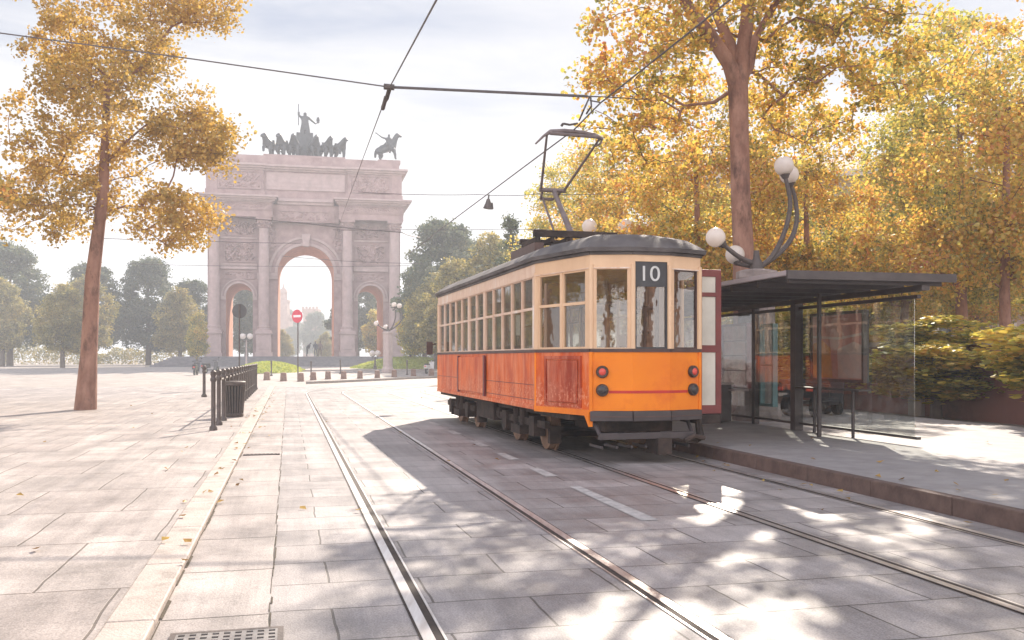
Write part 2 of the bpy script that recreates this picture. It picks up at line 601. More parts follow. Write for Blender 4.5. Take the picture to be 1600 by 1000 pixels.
# one sheet, gently rising towards the monument
b = MB()
xs = np.linspace(-240, 240, 41)
ys = np.concatenate([np.linspace(-60, 50, 6), np.linspace(54, 98, 14), np.linspace(110, 400, 8)])
for y in ys:
    for x in xs:
        b.v.append((x, y, zg(x, y) - 0.008))
nx_ = len(xs)
for j in range(len(ys) - 1):
    for i in range(nx_ - 1):
        b.f.append((j * nx_ + i, j * nx_ + i + 1, (j + 1) * nx_ + i + 1, (j + 1) * nx_ + i))
structure(b.build('ground', M['ground'], smooth=60))

def strip(name, m, l0, l1, o0, o1, z, n=1):
    b = MB()
    for k in range(n + 1):
        l = l0 + (l1 - l0) * k / n
        b.v += [(o0, l, z), (o1, l, z)]
    b.f = [(2 * k, 2 * k + 1, 2 * k + 3, 2 * k + 2) for k in range(n)]
    return b.build(name, m, rz=A_TR)

structure(strip('road', M['road'], -6, 48, -0.10, 5.80, -0.002))
structure(strip('gutter', M['gutter'], -6, 48, -0.68, -0.10, -0.0025))
ZL = 0.04
structure(strip('pavement', M['pavement'], -6, 48, -13.0, -0.93, ZL - .003))
b = MB()
l = -6.0
while l < 48:
    b.box(-0.93, -0.685, l, l + 1.392, -0.05, ZL)
    l += 1.4
structure(b.build('pavement_kerb', M['kerbpale'], rz=A_TR, bevel=.01))
b = MB().box(-13.0, -.93, 47.9, 48, -.05, ZL - .004)
structure(b.build('pavement_end', M['kerbpale'], rz=A_TR))
# mossy joints running along the street
b = MB()
for o_, wd in ((-0.68, 0.014), (-0.10, 0.006)):
    l = -3.0
    while l < 40:
        ln = random.Random(int(l * 100) + int(o_ * 10)).uniform(0.12, 0.5)
        r_ = random.Random(int(l * 77) + 5)
        ww = wd * r_.uniform(0.2, 1.0)
        dx = r_.uniform(-0.008, 0.008)
        b.add([(o_ + dx - ww, l, 0.002), (o_ + dx + ww * 0.8, l - 0.02, 0.002), (o_ + dx + ww, l + ln, 0.002), (o_ + dx - ww * 0.7, l + ln + 0.03, 0.002)], [(0, 1, 2, 3)])
        l += ln + r_.uniform(-0.02, 0.12)
structure(b.build('joint_moss', M['moss'], rz=A_TR), 'stuff')

# raised tram stop island with its dark kerb
ZP = 0.164
b = MB()
b.box(5.93, 13.0, -6, 30, -0.05, ZP)
o = b.build('platform', M['platform'], rz=A_TR)
structure(o)
b = MB()
l = -6.0
k = 0
while l < 30:
    b.box(5.80, 5.925, l, l + 1.19, -0.05, ZP + 0.003)
    l += 1.2
structure(b.build('platform_kerb', M['kerbrust'], rz=A_TR, bevel=0.012))

# lane dashes between the two tracks, each dash is a painted marking
b = MB()
l = 3.9
for l0, l1 in ((7.6, 9.8), (10.7, 11.6), (12.6, 13.5), (14.6, 15.6), (17.0, 18.0), (19.5, 20.5), (22, 23), (24.5, 25.5), (27, 28)):
    b.add([(2.99, l0, 0.0025), (3.15, l0, 0.0025), (3.13, l1, 0.0025), (3.01, l1, 0.0025)], [(0, 1, 2, 3)])
structure(b.build('lane_markings', M['paint'], rz=A_TR))

# autumn leaves blown along the kerb, gutter and grooves
def fallen(n, seed):
    r = np.random.default_rng(seed)
    k = r.choice(5, n, p=[.34, .2, .2, .16, .10])
    o_ = np.where(k == 0, 5.72 - r.exponential(.18, n), np.where(k == 1, r.uniform(6, 12.5, n), np.where(k == 2, -.68 + r.normal(0, .15, n), np.where(k == 3, r.uniform(-6, 5.6, n), 6.05 + r.exponential(.4, n)))))
    l_ = 6.5 + r.uniform(0, 1, n) ** 1.3 * 32
    z = np.where(o_ > 5.8, ZP, np.where(o_ < -.66, .04, 0)) + .012
    an, sz = r.uniform(0, 2 * PI, n), r.uniform(.025, .05, n)
    V = np.zeros((n, 4, 3))
    for q, (da, f) in enumerate(((0, 1), (1.2, .75), (PI, 1), (-1.2, .75))):
        V[:, q] = np.stack([o_ + sz * f * np.cos(an + da), l_ + sz * f * np.sin(an + da), z + r.uniform(-.006, .03, n)], 1)
    me = bpy.data.meshes.new('fallen_leaves')
    me.from_pydata(V.reshape(-1, 3).tolist(), [], np.arange(4 * n).reshape(-1, 4).tolist())
    me.materials.append(M['dryleaf'])
    o = bpy.data.objects.new('fallen_leaves', me)
    COL.objects.link(o)
    o.rotation_euler = (0, 0, A_TR)
    tag(o, 'dry brown and yellow leaves blown along the kerb and gutter', 'leaves', kind='stuff')
M['dryleaf'] = leafmat('dry leaves', [(.22, .12, .04), (.40, .24, .06), (.50, .34, .09)], .2)
fallen(260, 9)

# tracks: straight along the street, then turning right round the square
L_ST = 38.0
def track_pts(o, R0, n=26):
    """centre path of a rail at offset o; the bend has radius R0 about a common centre"""
    pts = [TF(-6 + (L_ST + 6) * k / 44.0, o) for k in range(45)]
    oc = 4.71 + R0
    r = oc - o
    for k in range(1, n + 1):
        a = R(100) * k / n
        pts.append(TF(L_ST + r * math.sin(a), oc - r * math.cos(a)))
    return pts
def ribbon(mb, pts, a0, a1, z0, z1=None):
    n = len(pts)
    vs = []
    for i, p in enumerate(pts):
        t = (pts[min(i + 1, n - 1)] - pts[max(i - 1, 0)]).normalized()
        nn = Vector((t.y, -t.x, 0))
        zz = zg(p.x, p.y)
        for a in (a0, a1):
            q = p + nn * a
            vs.append((q.x, q.y, zz + z0))
    mb.add(vs, [(2 * i, 2 * i + 1, 2 * i + 3, 2 * i + 2) for i in range(n - 1)])
for name_i, (oA, oB, lab) in enumerate(((0.688, 2.132, 'pair of grooved steel rails curving through the sunlit street left of the tram'),
                                       (3.989, 5.434, 'pair of grooved steel rails running under the tram beside the platform'))):
    root = thing('tram_track', lab, 'tram track', (0, 0, 0), 0, 'tram tracks set in the street')
    for oo, side in ((oA, 1), (oB, -1)):
        P = track_pts(oo, 13.0)
        b = MB()
        # running head on the outer side, thin lip on the inner side
        ribbon(b, P, -0.032 if side > 0 else -0.030, 0.030 if side > 0 else 0.032, 0.006)
        ribbon(b, P, 0.074 * side - (0.0 if side > 0 else 0.014), 0.074 * side + (0.014 if side > 0 else 0.0), 0.006)
        rail = b.build('rail', M['rail'], root)
        b = MB()
        a0, a1 = (0.030, 0.074) if side > 0 else (-0.074, -0.030)
        ribbon(b, P, a0, a1, 0.002)
        ribbon(b, P, -0.046 if side > 0 else 0.032, -0.032 if side > 0 else 0.046, 0.002)
        b.build('groove', M['groove'], rail)

# drain grates
def grate(px, py, Y, wx, wy, nx, ny, lab):
    p = at(px, py, Y)
    root = thing('drain_grate', lab, 'drain grate', (p.x, p.y, 0), A_TR, 'drain grates in the gutter')
    MB().box(-wx / 2, wx / 2, -wy / 2, wy / 2, 0.0005, 0.003).build('pit', M['black'], root)
    b = MB()
    fr = 0.03
    b.box(-wx / 2, wx / 2, -wy / 2, -wy / 2 + fr, 0.003, 0.012)
    b.box(-wx / 2, wx / 2, wy / 2 - fr, wy / 2, 0.003, 0.012)
    b.box(-wx / 2, -wx / 2 + fr, -wy / 2 + fr, wy / 2 - fr, 0.003, 0.0118)
    b.box(wx / 2 - fr, wx / 2, -wy / 2 + fr, wy / 2 - fr, 0.003, 0.0118)
    b.build('frame', M['iron'], root)
    b = MB()
    iw, ih = wx - 2 * fr, wy - 2 * fr
    for i in range(nx + 1):
        x = -iw / 2 + iw * i / nx
        b.box(x - iw / nx * 0.21, x + iw / nx * 0.21, -ih / 2, ih / 2, 0.003, 0.0112)
    for j in range(ny + 1):
        y = -ih / 2 + ih * j / ny
        b.box(-iw / 2, iw / 2, y - ih / ny * 0.24, y + ih / ny * 0.24, 0.003, 0.0108)
    b.build('bars', M['grate'], root)
grate(352, 1006, 4.60, 0.56, 0.42, 9, 6, 'large slotted steel grate set in the slabs at the near left corner')
grate(409, 710, 13.65, 0.52, 0.16, 8, 1, 'narrow slotted grate lying in the sunlit gutter past the railing')

# kerb island in front of the square with its low stone bollards
def ground_at(px, py):
    best = None
    for Y in np.arange(20, 115, 0.25):
        x = (px - 800) * Y / F
        z = CAM_H + (HZ - py) * Y / F
        if z <= zg(x, Y):
            return Vector((x, Y, zg(x, Y)))
    return at(px, py, 100)
bl = [(417, 594), (443, 595.5), (470, 596), (489.5, 594), (512.5, 592.5), (537, 592), (562.5, 591.5), (589.5, 590.5), (616, 589), (646, 587.5), (674, 587), (384, 593.5), (352, 592.5)]
first = None
for px, py in bl:
    p = ground_at(px, py)
    s = p.y / 60.0
    if first is None:
        b = MB()
        b.prism([(-.20, -.20), (.20, -.20), (.20, .20), (-.20, .20)], -0.02, 0.10)
        b.add([(-.185, -.185, .10), (.185, -.185, .10), (.185, .185, .10), (-.185, .185, .10), (-.165, -.165, .50), (.165, -.165, .50), (.165, .165, .50), (-.165, .165, .50), (0, 0, .54)],
              [(0, 1, 5, 4), (1, 2, 6, 5), (2, 3, 7, 6), (3, 0, 4, 7), (4, 5, 8), (5, 6, 8), (6, 7, 8), (7, 4, 8), (3, 2, 1, 0)])
        first = b.build('stone_bollard', M['stoneblock'], bevel=0.02)
        tag(first, 'low square pinkish stone bollard standing in the row across the square before the arch', 'bollard', 'low stone bollards across the square')
        c = first
    else:
        c = dup(first)
    c.location = p
    c.rotation_euler = (0, 0, 0.15)
# low kerbs curving in front of and behind the bollards
def kerb_line(name, pix, h, wd):
    pts = [ground_at(*q) for q in pix]
    b = MB()
    vs = []
    for i, p in enumerate(pts):
        for dy, dz in ((0, -0.05), (0, h), (wd, h), (wd, -0.05)):
            vs.append((p.x, p.y + dy, p.z + dz))
    fs = []
    for i in range(len(pts) - 1):
        for k in range(4):
            fs.append((4 * i + k, 4 * i + (k + 1) % 4, 4 * i + 4 + (k + 1) % 4, 4 * i + 4 + k))
    fs += [(0, 1, 2, 3), (4 * len(pts) - 4, 4 * len(pts) - 3, 4 * len(pts) - 2, 4 * len(pts) - 1)]
    b.add(vs, fs)
    structure(b.build(name, M['kerb']))
kerb_line('kerb', [(478, 600), (520, 598.5), (560, 596.5), (600, 594.5), (640, 592.5), (690, 590.5), (760, 588.5)], 0.13, 0.3)
kerb_line('kerb', [(330, 583), (420, 582), (500, 580), (560, 579.5), (620, 579), (700, 578.5)], 0.13, 0.3)

# ------------------------------------------------------------------ the triumphal arch
ARC_A = math.atan2(320, 1450)
ZB = 1.65
arc = thing('triumphal_arch', 'pale pink marble triumphal arch with three openings beyond the tram tracks', 'arch', (-25.75, 116.0, ZB), ARC_A)
PXM = 0.0795
def hz_(y): return (557 - y) * 0.08
HW = 11.75
DEP = 11.0
openings = [(-8.0, 1.6, 7.4), (0.0, 3.44, 10.4), (8.0, 1.6, 7.4)]
def arch_wall(top, y0, y1):
    xs = {-HW, HW}
    for cx, r, sp in openings:
        for k in range(25):
            xs.add(round(cx - r * math.cos(PI * k / 24), 5))
    xs = sorted(xs)
    b = MB()
    def low(x):
        for cx, r, sp in openings:
            d = abs(x - cx)
            if d <= r + 1e-4:
                return sp + math.sqrt(max(0, r * r - d * d))
        return 0.0
    for i in range(len(xs) - 1):
        xa, xb = xs[i], xs[i + 1]
        mid = (xa + xb) / 2
        inside = any(abs(mid - cx) < r for cx, r, sp in openings)
        la, lb = (low(xa), low(xb)) if inside else (0.0, 0.0)
        b.add([(xa, y0, la), (xb, y0, lb), (xb, y0, top), (xa, y0, top)], [(0, 1, 2, 3)])
        b.add([(xa, y1, la), (xb, y1, lb), (xb, y1, top), (xa, y1, top)], [(3, 2, 1, 0)])
        b.add([(xa, y0, top), (xb, y0, top), (xb, y1, top), (xa, y1, top)], [(0, 1, 2, 3)])
    for x in (-HW, HW):
        b.add([(x, y0, 0), (x, y1, 0), (x, y1, top), (x, y0, top)], [(0, 1, 2, 3)])
    return b
arch_wall(19.0, 0, DEP).build('pier', M['stone'], arc)
for cx, r, sp in openings:      # lining of each vault
    b = MB()
    ring = [(cx - r + 0.01, 0.0)] + [(cx - (r - 0.01) * math.cos(PI * k / 24), sp + (r - 0.01) * math.sin(PI * k / 24)) for k in range(25)] + [(cx + r - 0.01, 0.0)]
    vs = []
    for y in (-0.02, DEP + 0.02):
        vs += [(x, y, z) for x, z in ring]
    n = len(ring)
    b.add(vs, [(k, k + 1, n + k + 1, n + k) for k in range(n - 1)])
    b.build('vault', M['stoneglow'], arc)
    # raised moulding round the opening
    for k0, (dr, wdt, pr) in enumerate(((0.0, 0.34 if r > 2 else 0.2, 0.30), (0.36 if r > 2 else 0.21, 0.42 if r > 2 else 0.2, 0.22), (0.80 if r > 2 else 0.42, 0.30 if r > 2 else 0.14, 0.36))):
        b = MB()
        vs = []
        m_ = 25
        for k in range(m_):
            a = PI * k / (m_ - 1)
            for rr in (r + dr, r + dr + wdt):
                for y in (-pr, 0.02):
                    vs.append((cx - rr * math.cos(a), y, sp + rr * math.sin(a)))
        fs = []
        for k in range(m_ - 1):
            i = 4 * k
            fs += [(i, i + 4, i + 6, i + 2), (i, i + 1, i + 5, i + 4), (i + 2, i + 6, i + 7, i + 3)]
        b.add(vs, fs)
        b.build('archivolt', M['stonelight'] if k0 != 1 else M['stone'], arc, smooth=30)
b = MB()                         # keystone
b.add([(-.35, -.75, 13.7), (.35, -.75, 13.7), (.35, 0, 13.7), (-.35, 0, 13.7), (-.55, -.9, 15.2), (.55, -.9, 15.2), (.55, 0, 15.2), (-.55, 0, 15.2)],
      [(0, 1, 5, 4), (1, 2, 6, 5), (2, 3, 7, 6), (3, 0, 4, 7), (4, 5, 6, 7), (3, 2, 1, 0)])
b.build('keystone', M['stonelight'], arc)
# impost course between the columns
for sx in (-1, 1):
    def span(x0, x1): return sorted((sx * x0, sx * x1))
    b = MB()
    xa, xb = span(5.9, 10.2)
    b.box(xa, xb, -0.28, 0.01, 10.75, 11.25).box(xa, xb, -0.38, 0.012, 11.25, 11.42)
    b.build('impost_course', M['stonelight'], arc)
    xa, xb = span(3.44, 5.9)
    MB().box(xa, xb, -0.22, 0.011, 9.6, 9.95).box(xa, xb, -0.34, 0.013, 9.95, 10.35).build('impost', M['stonelight'], arc)
    for q in ((5.9, 6.4), (9.6, 10.2)):
        xa, xb = span(*q)
        MB().box(xa, xb, -0.2, 0.011, 7.0, 7.4).build('impost', M['stonelight'], arc)
    xa, xb = span(5.9, 10.2)
    MB().box(xa, xb, -0.2, 0.014, 14.5, 14.7).build('string_course', M['stonelight'], arc)

def relief(x0, x1, z0, z1, y, seed, amp=0.42, blobs=70, nx=56, nz=34):
    """carved figure relief: a panel of overlapping rounded lumps and limbs in a thin frame"""
    r = np.random.default_rng(seed)
    X, Z = np.meshgrid(np.linspace(x0, x1, nx), np.linspace(z0, z1, nz))
    H = np.zeros_like(X)
    W, HH = x1 - x0, z1 - z0
    for _ in range(blobs):
        cx, cz = r.uniform(x0 + .05 * W, x1 - .05 * W), r.uniform(z0 + .06 * HH, z1 - .06 * HH)
        a = r.uniform(0, PI)
        sx, sz = r.uniform(.16, .5) * min(1, HH / 2), r.uniform(.07, .18) * min(1, HH / 2)
        dx, dz = X - cx, Z - cz
        u, v = dx * math.cos(a) + dz * math.sin(a), -dx * math.sin(a) + dz * math.cos(a)
        H = np.maximum(H, r.uniform(.45, 1) * np.sqrt(np.maximum(0, 1 - (u / sx) ** 2 - (v / sz) ** 2)))
    b = MB()
    for j in range(nz):
        for i in range(nx):
            b.v.append((float(X[j, i]), y - 0.03 - amp * float(H[j, i]), float(Z[j, i])))
    for j in range(nz - 1):
        for i in range(nx - 1):
            b.f.append((j * nx + i, j * nx + i + 1, (j + 1) * nx + i + 1, (j + 1) * nx + i))
    fr = 0.14
    for (a0, a1, c0, c1) in ((x0 - fr, x1 + fr, z0 - fr, z0), (x0 - fr, x1 + fr, z1, z1 + fr), (x0 - fr, x0, z0, z1), (x1, x1 + fr, z0, z1)):
        b.box(a0, a1, y - 0.16, y + 0.02, c0, c1)
    return b.build('relief_panel', M['stone'], arc)
k = 0
for xa, xb in ((-9.7, -6.2), (6.2, 9.7)):
    relief(xa, xb, 11.75, 14.1, 0, 11 + k)
    relief(xa, xb, 15.0, 16.6, 0, 21 + k, blobs=50)
    k += 1
relief(-3.3, 3.3, 16.75, 17.9, -1.02, 31, blobs=60, amp=.15)
for sx in (-1, 1):               # carved spandrels and small frieze over the side arches
    relief(4.15 * sx - .55, 4.15 * sx + .55, 13.2, 16.0, 0, 41 + sx, blobs=40, nx=20, amp=.2)
    relief(8.0 * sx - 1.7, 8.0 * sx + 1.7, 9.7, 10.4, 0, 51 + sx, blobs=30, amp=.16)

# columns
def column(x):
    b = MB()
    prof_n = 40
    H0, H1 = 3.75, 15.75
    vs = []
    lv = 8
    for j in range(lv + 1):
        t = j / lv
        z = H0 + (H1 - H0) * t
        r = 0.66 - 0.10 * t ** 1.6
        for k in range(prof_n):
            a = 2 * PI * k / prof_n
            rr = r * (1.0 if k % 2 else 0.93)
            vs.append((x + rr * math.cos(a), -1.05 + rr * math.sin(a), z))
    fs = []
    for j in range(lv):
        for k in range(prof_n):
            fs.append((j * prof_n + k, j * prof_n + (k + 1) % prof_n, (j + 1) * prof_n + (k + 1) % prof_n, (j + 1) * prof_n + k))
    b.add(vs, fs)
    b.lathe([(0.86, 3.2), (0.86, 3.38), (0.74, 3.45), (0.74, 3.55), (0.80, 3.62), (0.70, 3.76)], 24, (x, -1.05))
    colm = b.build('column', M['stonelight'], arc, smooth=50)
    c = MB()
    c.lathe([(0.58, 15.7), (0.66, 15.8), (0.60, 15.95), (0.80, 16.15), (0.66, 16.25), (0.92, 16.62), (0.80, 16.7)], 16, (x, -1.05))
    for a in range(8):           # leaves of the capital
        an = a * PI / 4
        for zz, rr in ((15.95, 0.72), (16.35, 0.86)):
            c.sphere((x + rr * math.cos(an), -1.05 + rr * math.sin(an), zz), 0.15, 8, 5)
    c.box(x - 0.92, x + 0.92, -1.95, -0.1, 16.7, 16.98)
    c.build('capital', M['stone'], colm)
    p = MB()
    p.box(x - 1.02, x + 1.02, -2.10, 0.0, 0.0, 0.55)
    p.box(x - 0.88, x + 0.88, -1.95, 0.0, 0.55, 2.75)
    p.box(x - 0.62, x + 0.62, -1.99, -1.94, 0.85, 2.45)
    p.box(x - 1.02, x + 1.02, -2.10, 0.0, 2.75, 3.0)
    p.box(x - 0.94, x + 0.94, -2.00, 0.0, 3.0, 3.2)
    p.build('pedestal', M['stonelight'], colm, bevel=0.03)
for x in (-10.9, -5.05, 5.05, 10.9): column(x)
# entablature: breaks forward over each pair of columns
e = MB()
for sx in (-1, 1):
    xa, xb = sorted((sx * 4.0, sx * 11.95))
    e.box(xa, xb, -1.95, DEP + 0.4, 17.0, 17.75)
    e.box(xa - 0.04, xb + 0.04, -2.02, DEP + 0.5, 17.75, 17.9)
    e.box(xa, xb, -1.92, DEP + 0.4, 17.9, 18.75)
e.box(-4.0, 4.0, -1.0, DEP + 0.35, 16.6, 18.75)
e.build('entablature', M['stone'], arc)
for sx in (-1, 1):
    xa, xb = sorted((sx * 4.3, sx * 11.6))
    relief(xa, xb, 18.02, 18.6, -1.93, 61 + sx, blobs=90, nx=90, nz=12, amp=.1)
e = MB()
for sx in (-1, 1):
    i_, o_ = 4.0, 11.95
    for dz0, dz1, pr in ((18.75, 18.92, 0.15), (18.92, 19.12, 0.42), (19.12, 19.34, 0.72), (19.34, 19.56, 0.98)):
        xa, xb = sorted((sx * (i_ - pr * 0.7), sx * (o_ + pr)))
        e.box(xa, xb, -1.92 - pr, DEP + 0.4 + pr, dz0, dz1)
    k = 0
    while k < 27:                # dentils
        x = sx * (4.0 + k * 0.3)
        e.box(min(x, x + .15 * sx), max(x, x + .15 * sx), -2.28, -1.95, 18.78, 18.918)
        k += 1
e.box(-3.4, 3.4, -1.25, DEP + 0.5, 18.75, 19.1)
e.box(-3.35, 3.35, -1.5, DEP + 0.6, 19.1, 19.45)
e.build('cornice', M['stonelight'], arc)
# attic
a_ = MB()
a_.box(-11.75, 11.75, -0.6, DEP, 19.0, 22.9)
for sx in (-1, 1):
    xa, xb = sorted((sx * 4.9, sx * 11.95))
    a_.box(xa, xb, -1.15, DEP + .1, 19.56, 20.35)
    xa, xb = sorted((sx * 5.1, sx * 11.8))
    a_.box(xa, xb, -0.95, DEP + .05, 20.35, 22.9)
    xa, xb = sorted((sx * 10.5, sx * 11.85))
    a_.box(xa, xb, -1.06, DEP + .08, 20.35, 22.9)
a_.box(-4.9, 4.9, -0.85, -0.5, 19.45, 20.3)
a_.build('attic', M['stone'], arc)
for sx in (-1, 1):
    xa, xb = sorted((sx * 5.5, sx * 10.3))
    relief(xa, xb, 20.65, 22.6, -0.96, 71 + sx, blobs=110, nx=70, amp=.22)
b = MB()
b.box(-4.75, 4.75, -0.72, -0.58, 20.6, 22.7)
for zz in (21.0, 21.45, 21.9, 22.3):
    b.box(-4.2 + (zz % .5), 4.0 - (zz % .3), -0.745, -0.71, zz, zz + 0.12)
b.build('inscription_panel', M['stonelight'], arc)
c_ = MB()
for z0, z1, pr in ((22.9, 23.1, 0.15), (23.1, 23.35, 0.45), (23.35, 23.6, 0.75)):
    c_.box(-5.0, 5.0, -0.7 - pr, DEP + pr, z0, z1 - 0.004)
    for sx in (-1, 1):
        xa, xb = sorted((sx * (5.0 if pr < .2 else 4.9), sx * (11.8 + pr)))
        c_.box(xa, xb, -0.98 - pr, DEP + 0.1 + pr, z0, z1)
c_.build('attic_cornice', M['stonelight'], arc)
MB().box(-11.55, 11.55, -0.75, DEP, 23.6, 24.75).build('parapet', M['stone'], arc)

# stepped plinth below the arch
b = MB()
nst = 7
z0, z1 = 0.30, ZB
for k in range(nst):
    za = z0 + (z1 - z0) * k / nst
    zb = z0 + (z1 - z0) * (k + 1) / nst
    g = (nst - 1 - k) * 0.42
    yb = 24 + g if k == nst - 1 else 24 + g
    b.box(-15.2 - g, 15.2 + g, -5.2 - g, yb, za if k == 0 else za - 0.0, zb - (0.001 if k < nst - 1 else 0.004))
tmp = b.build('arch_steps', mat('shade darkened steps', (.15, .14, .15), (.21, .20, .205), 2, .8))  # stone darkened: shade lying on the arch steps is put into the colour
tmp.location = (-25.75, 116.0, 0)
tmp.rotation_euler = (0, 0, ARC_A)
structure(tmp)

# ------------------------------------------------------------------ bronze figures on the arch
def skin(name, verts, edges, radii, m, parent=None, sub=1, root=0):
    me = bpy.data.meshes.new(name)
    me.from_pydata([tuple(v) for v in verts], edges, [])
    o = bpy.data.objects.new(name, me)
    COL.objects.link(o)
    if parent is not None: o.parent = parent
    me.materials.append(m)
    md = o.modifiers.new('skin', 'SKIN')
    md.use_smooth_shade = True
    if not me.skin_vertices:
        with bpy.context.temp_override(active_object=o, object=o):
            bpy.ops.mesh.customdata_skin_add()
    for i, r in enumerate(radii):
        rr = r if hasattr(r, '__len__') else (r, r)
        me.skin_vertices[0].data[i].radius = rr
        me.skin_vertices[0].data[i].use_root = (i == root)
    if sub:
        sb = o.modifiers.new('sub', 'SUBSURF')
        sb.levels = sub
        sb.render_levels = sub
    return o
# horse: x forward, z up, about 2.4 m to the ears
def horse_data(rear=0.0, head_up=0.0):
    V = [(-0.1, 0, 1.30), (0.55, 0, 1.36), (0.95, 0, 1.62), (1.22, 0, 2.0 + head_up), (1.36, 0, 2.22 + head_up), (1.62, 0, 2.08 + head_up), (1.86, 0, 1.82 + head_up),
         (-0.75, 0, 1.34), (-1.02, 0, 1.38), (-1.25, 0, 1.10), (-1.38, 0, 0.62),
         (0.62, .24, 1.02), (0.72, .24, 0.60), (0.66, .24, 0.10), (0.76, .24, 0.02),
         (0.68, -.24, 1.05), (0.98, -.24, 0.82), (0.92, -.24, 0.45), (1.02, -.24, 0.36),
         (-0.82, .24, 0.98), (-0.70, .24, 0.70), (-0.98, .24, 0.52), (-0.86, .24, 0.06), (-0.75, .24, 0.02),
         (-0.80, -.24, 0.98), (-0.58, -.24, 0.72), (-0.82, -.24, 0.50), (-0.62, -.24, 0.06), (-0.52, -.24, 0.02),
         (1.33, .08, 2.40 + head_up)]
    E = [(0, 1), (1, 2), (2, 3), (3, 4), (4, 5), (5, 6), (0, 7), (7, 8), (8, 9), (9, 10), (1, 11), (11, 12), (12, 13), (13, 14), (1, 15), (15, 16), (16, 17), (17, 18),
         (7, 19), (19, 20), (20, 21), (21, 22), (22, 23), (7, 24), (24, 25), (25, 26), (26, 27), (27, 28), (4, 29)]
    Rr = [.42, .43, .33, .25, .21, .17, .11, .42, .18, .15, .11, .22, .15, .11, .12, .22, .15, .11, .12, .27, .20, .14, .11, .12, .27, .20, .14, .11, .12, .06]
    return V, E, Rr
HV, HE, HR = horse_data()
# standing draped figure with raised spear arm; x right, y away, z up, about 2.9 m
GV = [(0, 0, 1.35), (0, 0, 1.75), (0, 0, 2.2), (0, 0, 2.42), (0, 0, 2.62), (0, 0, 2.82), (-.32, 0, 2.22), (-.55, -.05, 2.42), (-.55, -.1, 2.85), (.32, 0, 2.2), (.62, -.05, 1.85), (.95, -.1, 1.5),
      (-.17, 0, .95), (-.2, 0, .45), (-.2, -.08, .03), (.17, 0, .95), (.2, 0, .45), (.22, -.08, .03)]
GE = [(0, 1), (1, 2), (2, 3), (3, 4), (4, 5), (2, 6), (6, 7), (7, 8), (2, 9), (9, 10), (10, 11), (0, 12), (12, 13), (13, 14), (0, 15), (15, 16), (16, 17)]
GR = [.33, .30, .32, .12, .19, .12, .16, .12, .09, .16, .12, .08, .30, .26, .30, .30, .26, .30]

ZT = ZB + 24.75
def arc_pt(x, y, z=0):
    ca, sa = math.cos(ARC_A), math.sin(ARC_A)
    return Vector((-25.75 + x * ca - y * sa, 116 + x * sa + y * ca, ZB + z))
cx = (475 - 477) * PXM
quad = thing('chariot_statue', 'dark bronze chariot with a standing spear bearer and six horses on the arch roof', 'statue', arc_pt(cx, 3.2, 24.75 + .36), ARC_A)
MB().box(-5.0, 5.0, -3.2, 2.2, -.4, .0).build('pedestal', M['stone'], quad)
hx = [-4.1, -2.6, -1.15, 1.15, 2.6, 4.1]
for i, x in enumerate(hx):
    hr = skin('horse', HV, HE, HR, M['bronze'], quad)
    hr.location = (x, -2.6 + abs(x) * 0.12, 0.0)
    # the team faces the viewer's side and fans outwards
    hr.rotation_euler = (0, 0, R(-90) + R(10) * x / 1.3)
    hr.scale = (1.15, 1.6, 1.06)
b = MB()
for k in range(13):
    a0 = PI * k / 12
for z0, z1, r0, r1 in ((0.55, 1.0, 1.15, 1.2), (1.0, 3.25, 1.2, 1.05)):
    vs = []
    for z, r in ((z0, r0), (z1, r1)):
        for rr in (r, r - .12):
            for k in range(13):
                a = PI + PI * k / 12
                vs.append((rr * math.cos(a), rr * math.sin(a) * .8, z + (0.35 * abs(math.cos(a)) if z1 > 2 and z == z1 else 0)))
    fs = []
    for k in range(12):
        fs += [(k, k + 1, 26 + k + 1, 26 + k), (13 + k, 39 + k, 39 + k + 1, 13 + k + 1), (26 + k, 27 + k, 40 + k, 39 + k)]
    b.add(vs, fs)
b.box(-1.05, 1.05, -0.7, 1.0, 0.55, 0.75)
b.box(-1.0, 1.0, 0.1, 0.9, 0.75, 2.9)
b.build('chariot', M['bronze'], quad)
for x in (-1.3, 1.3):
    b = MB()
    b.tube([(x, .6 * math.cos(a), .68 + .6 * math.sin(a)) for a in [2 * PI * k / 20 for k in range(20)]], .07, 6, closed=True)
    for k in range(4):
        a = PI * k / 4
        b.tube([(x, .6 * math.cos(a), .68 + .6 * math.sin(a)), (x, -.6 * math.cos(a), .68 - .6 * math.sin(a))], .035, 5)
    b.build('wheel', M['bronze'], quad)
fig = skin('figure', GV, GE, GR, M['bronze'], quad)
fig.location = (0.05, 0.45, 3.15)
fig.scale = (1.45, 1.4, 1.14)
b = MB()
b.tube([(-.78, .3, 4.6), (-.79, .3, 6.0), (-.78, .3, 7.35)], .06, 6)
b.build('spear', M['bronze'], quad)
b = MB()
b.tube([(1.35, .3, 4.85), (1.62, .3, 5.1), (1.75, .3, 5.75)], .06, 6)
for z, s in ((5.15, .19), (5.4, .23), (5.62, .18)):
    b.sphere((1.68, .3, z), s, 8, 6)
b.build('laurel_branch', M['bronze'], quad)

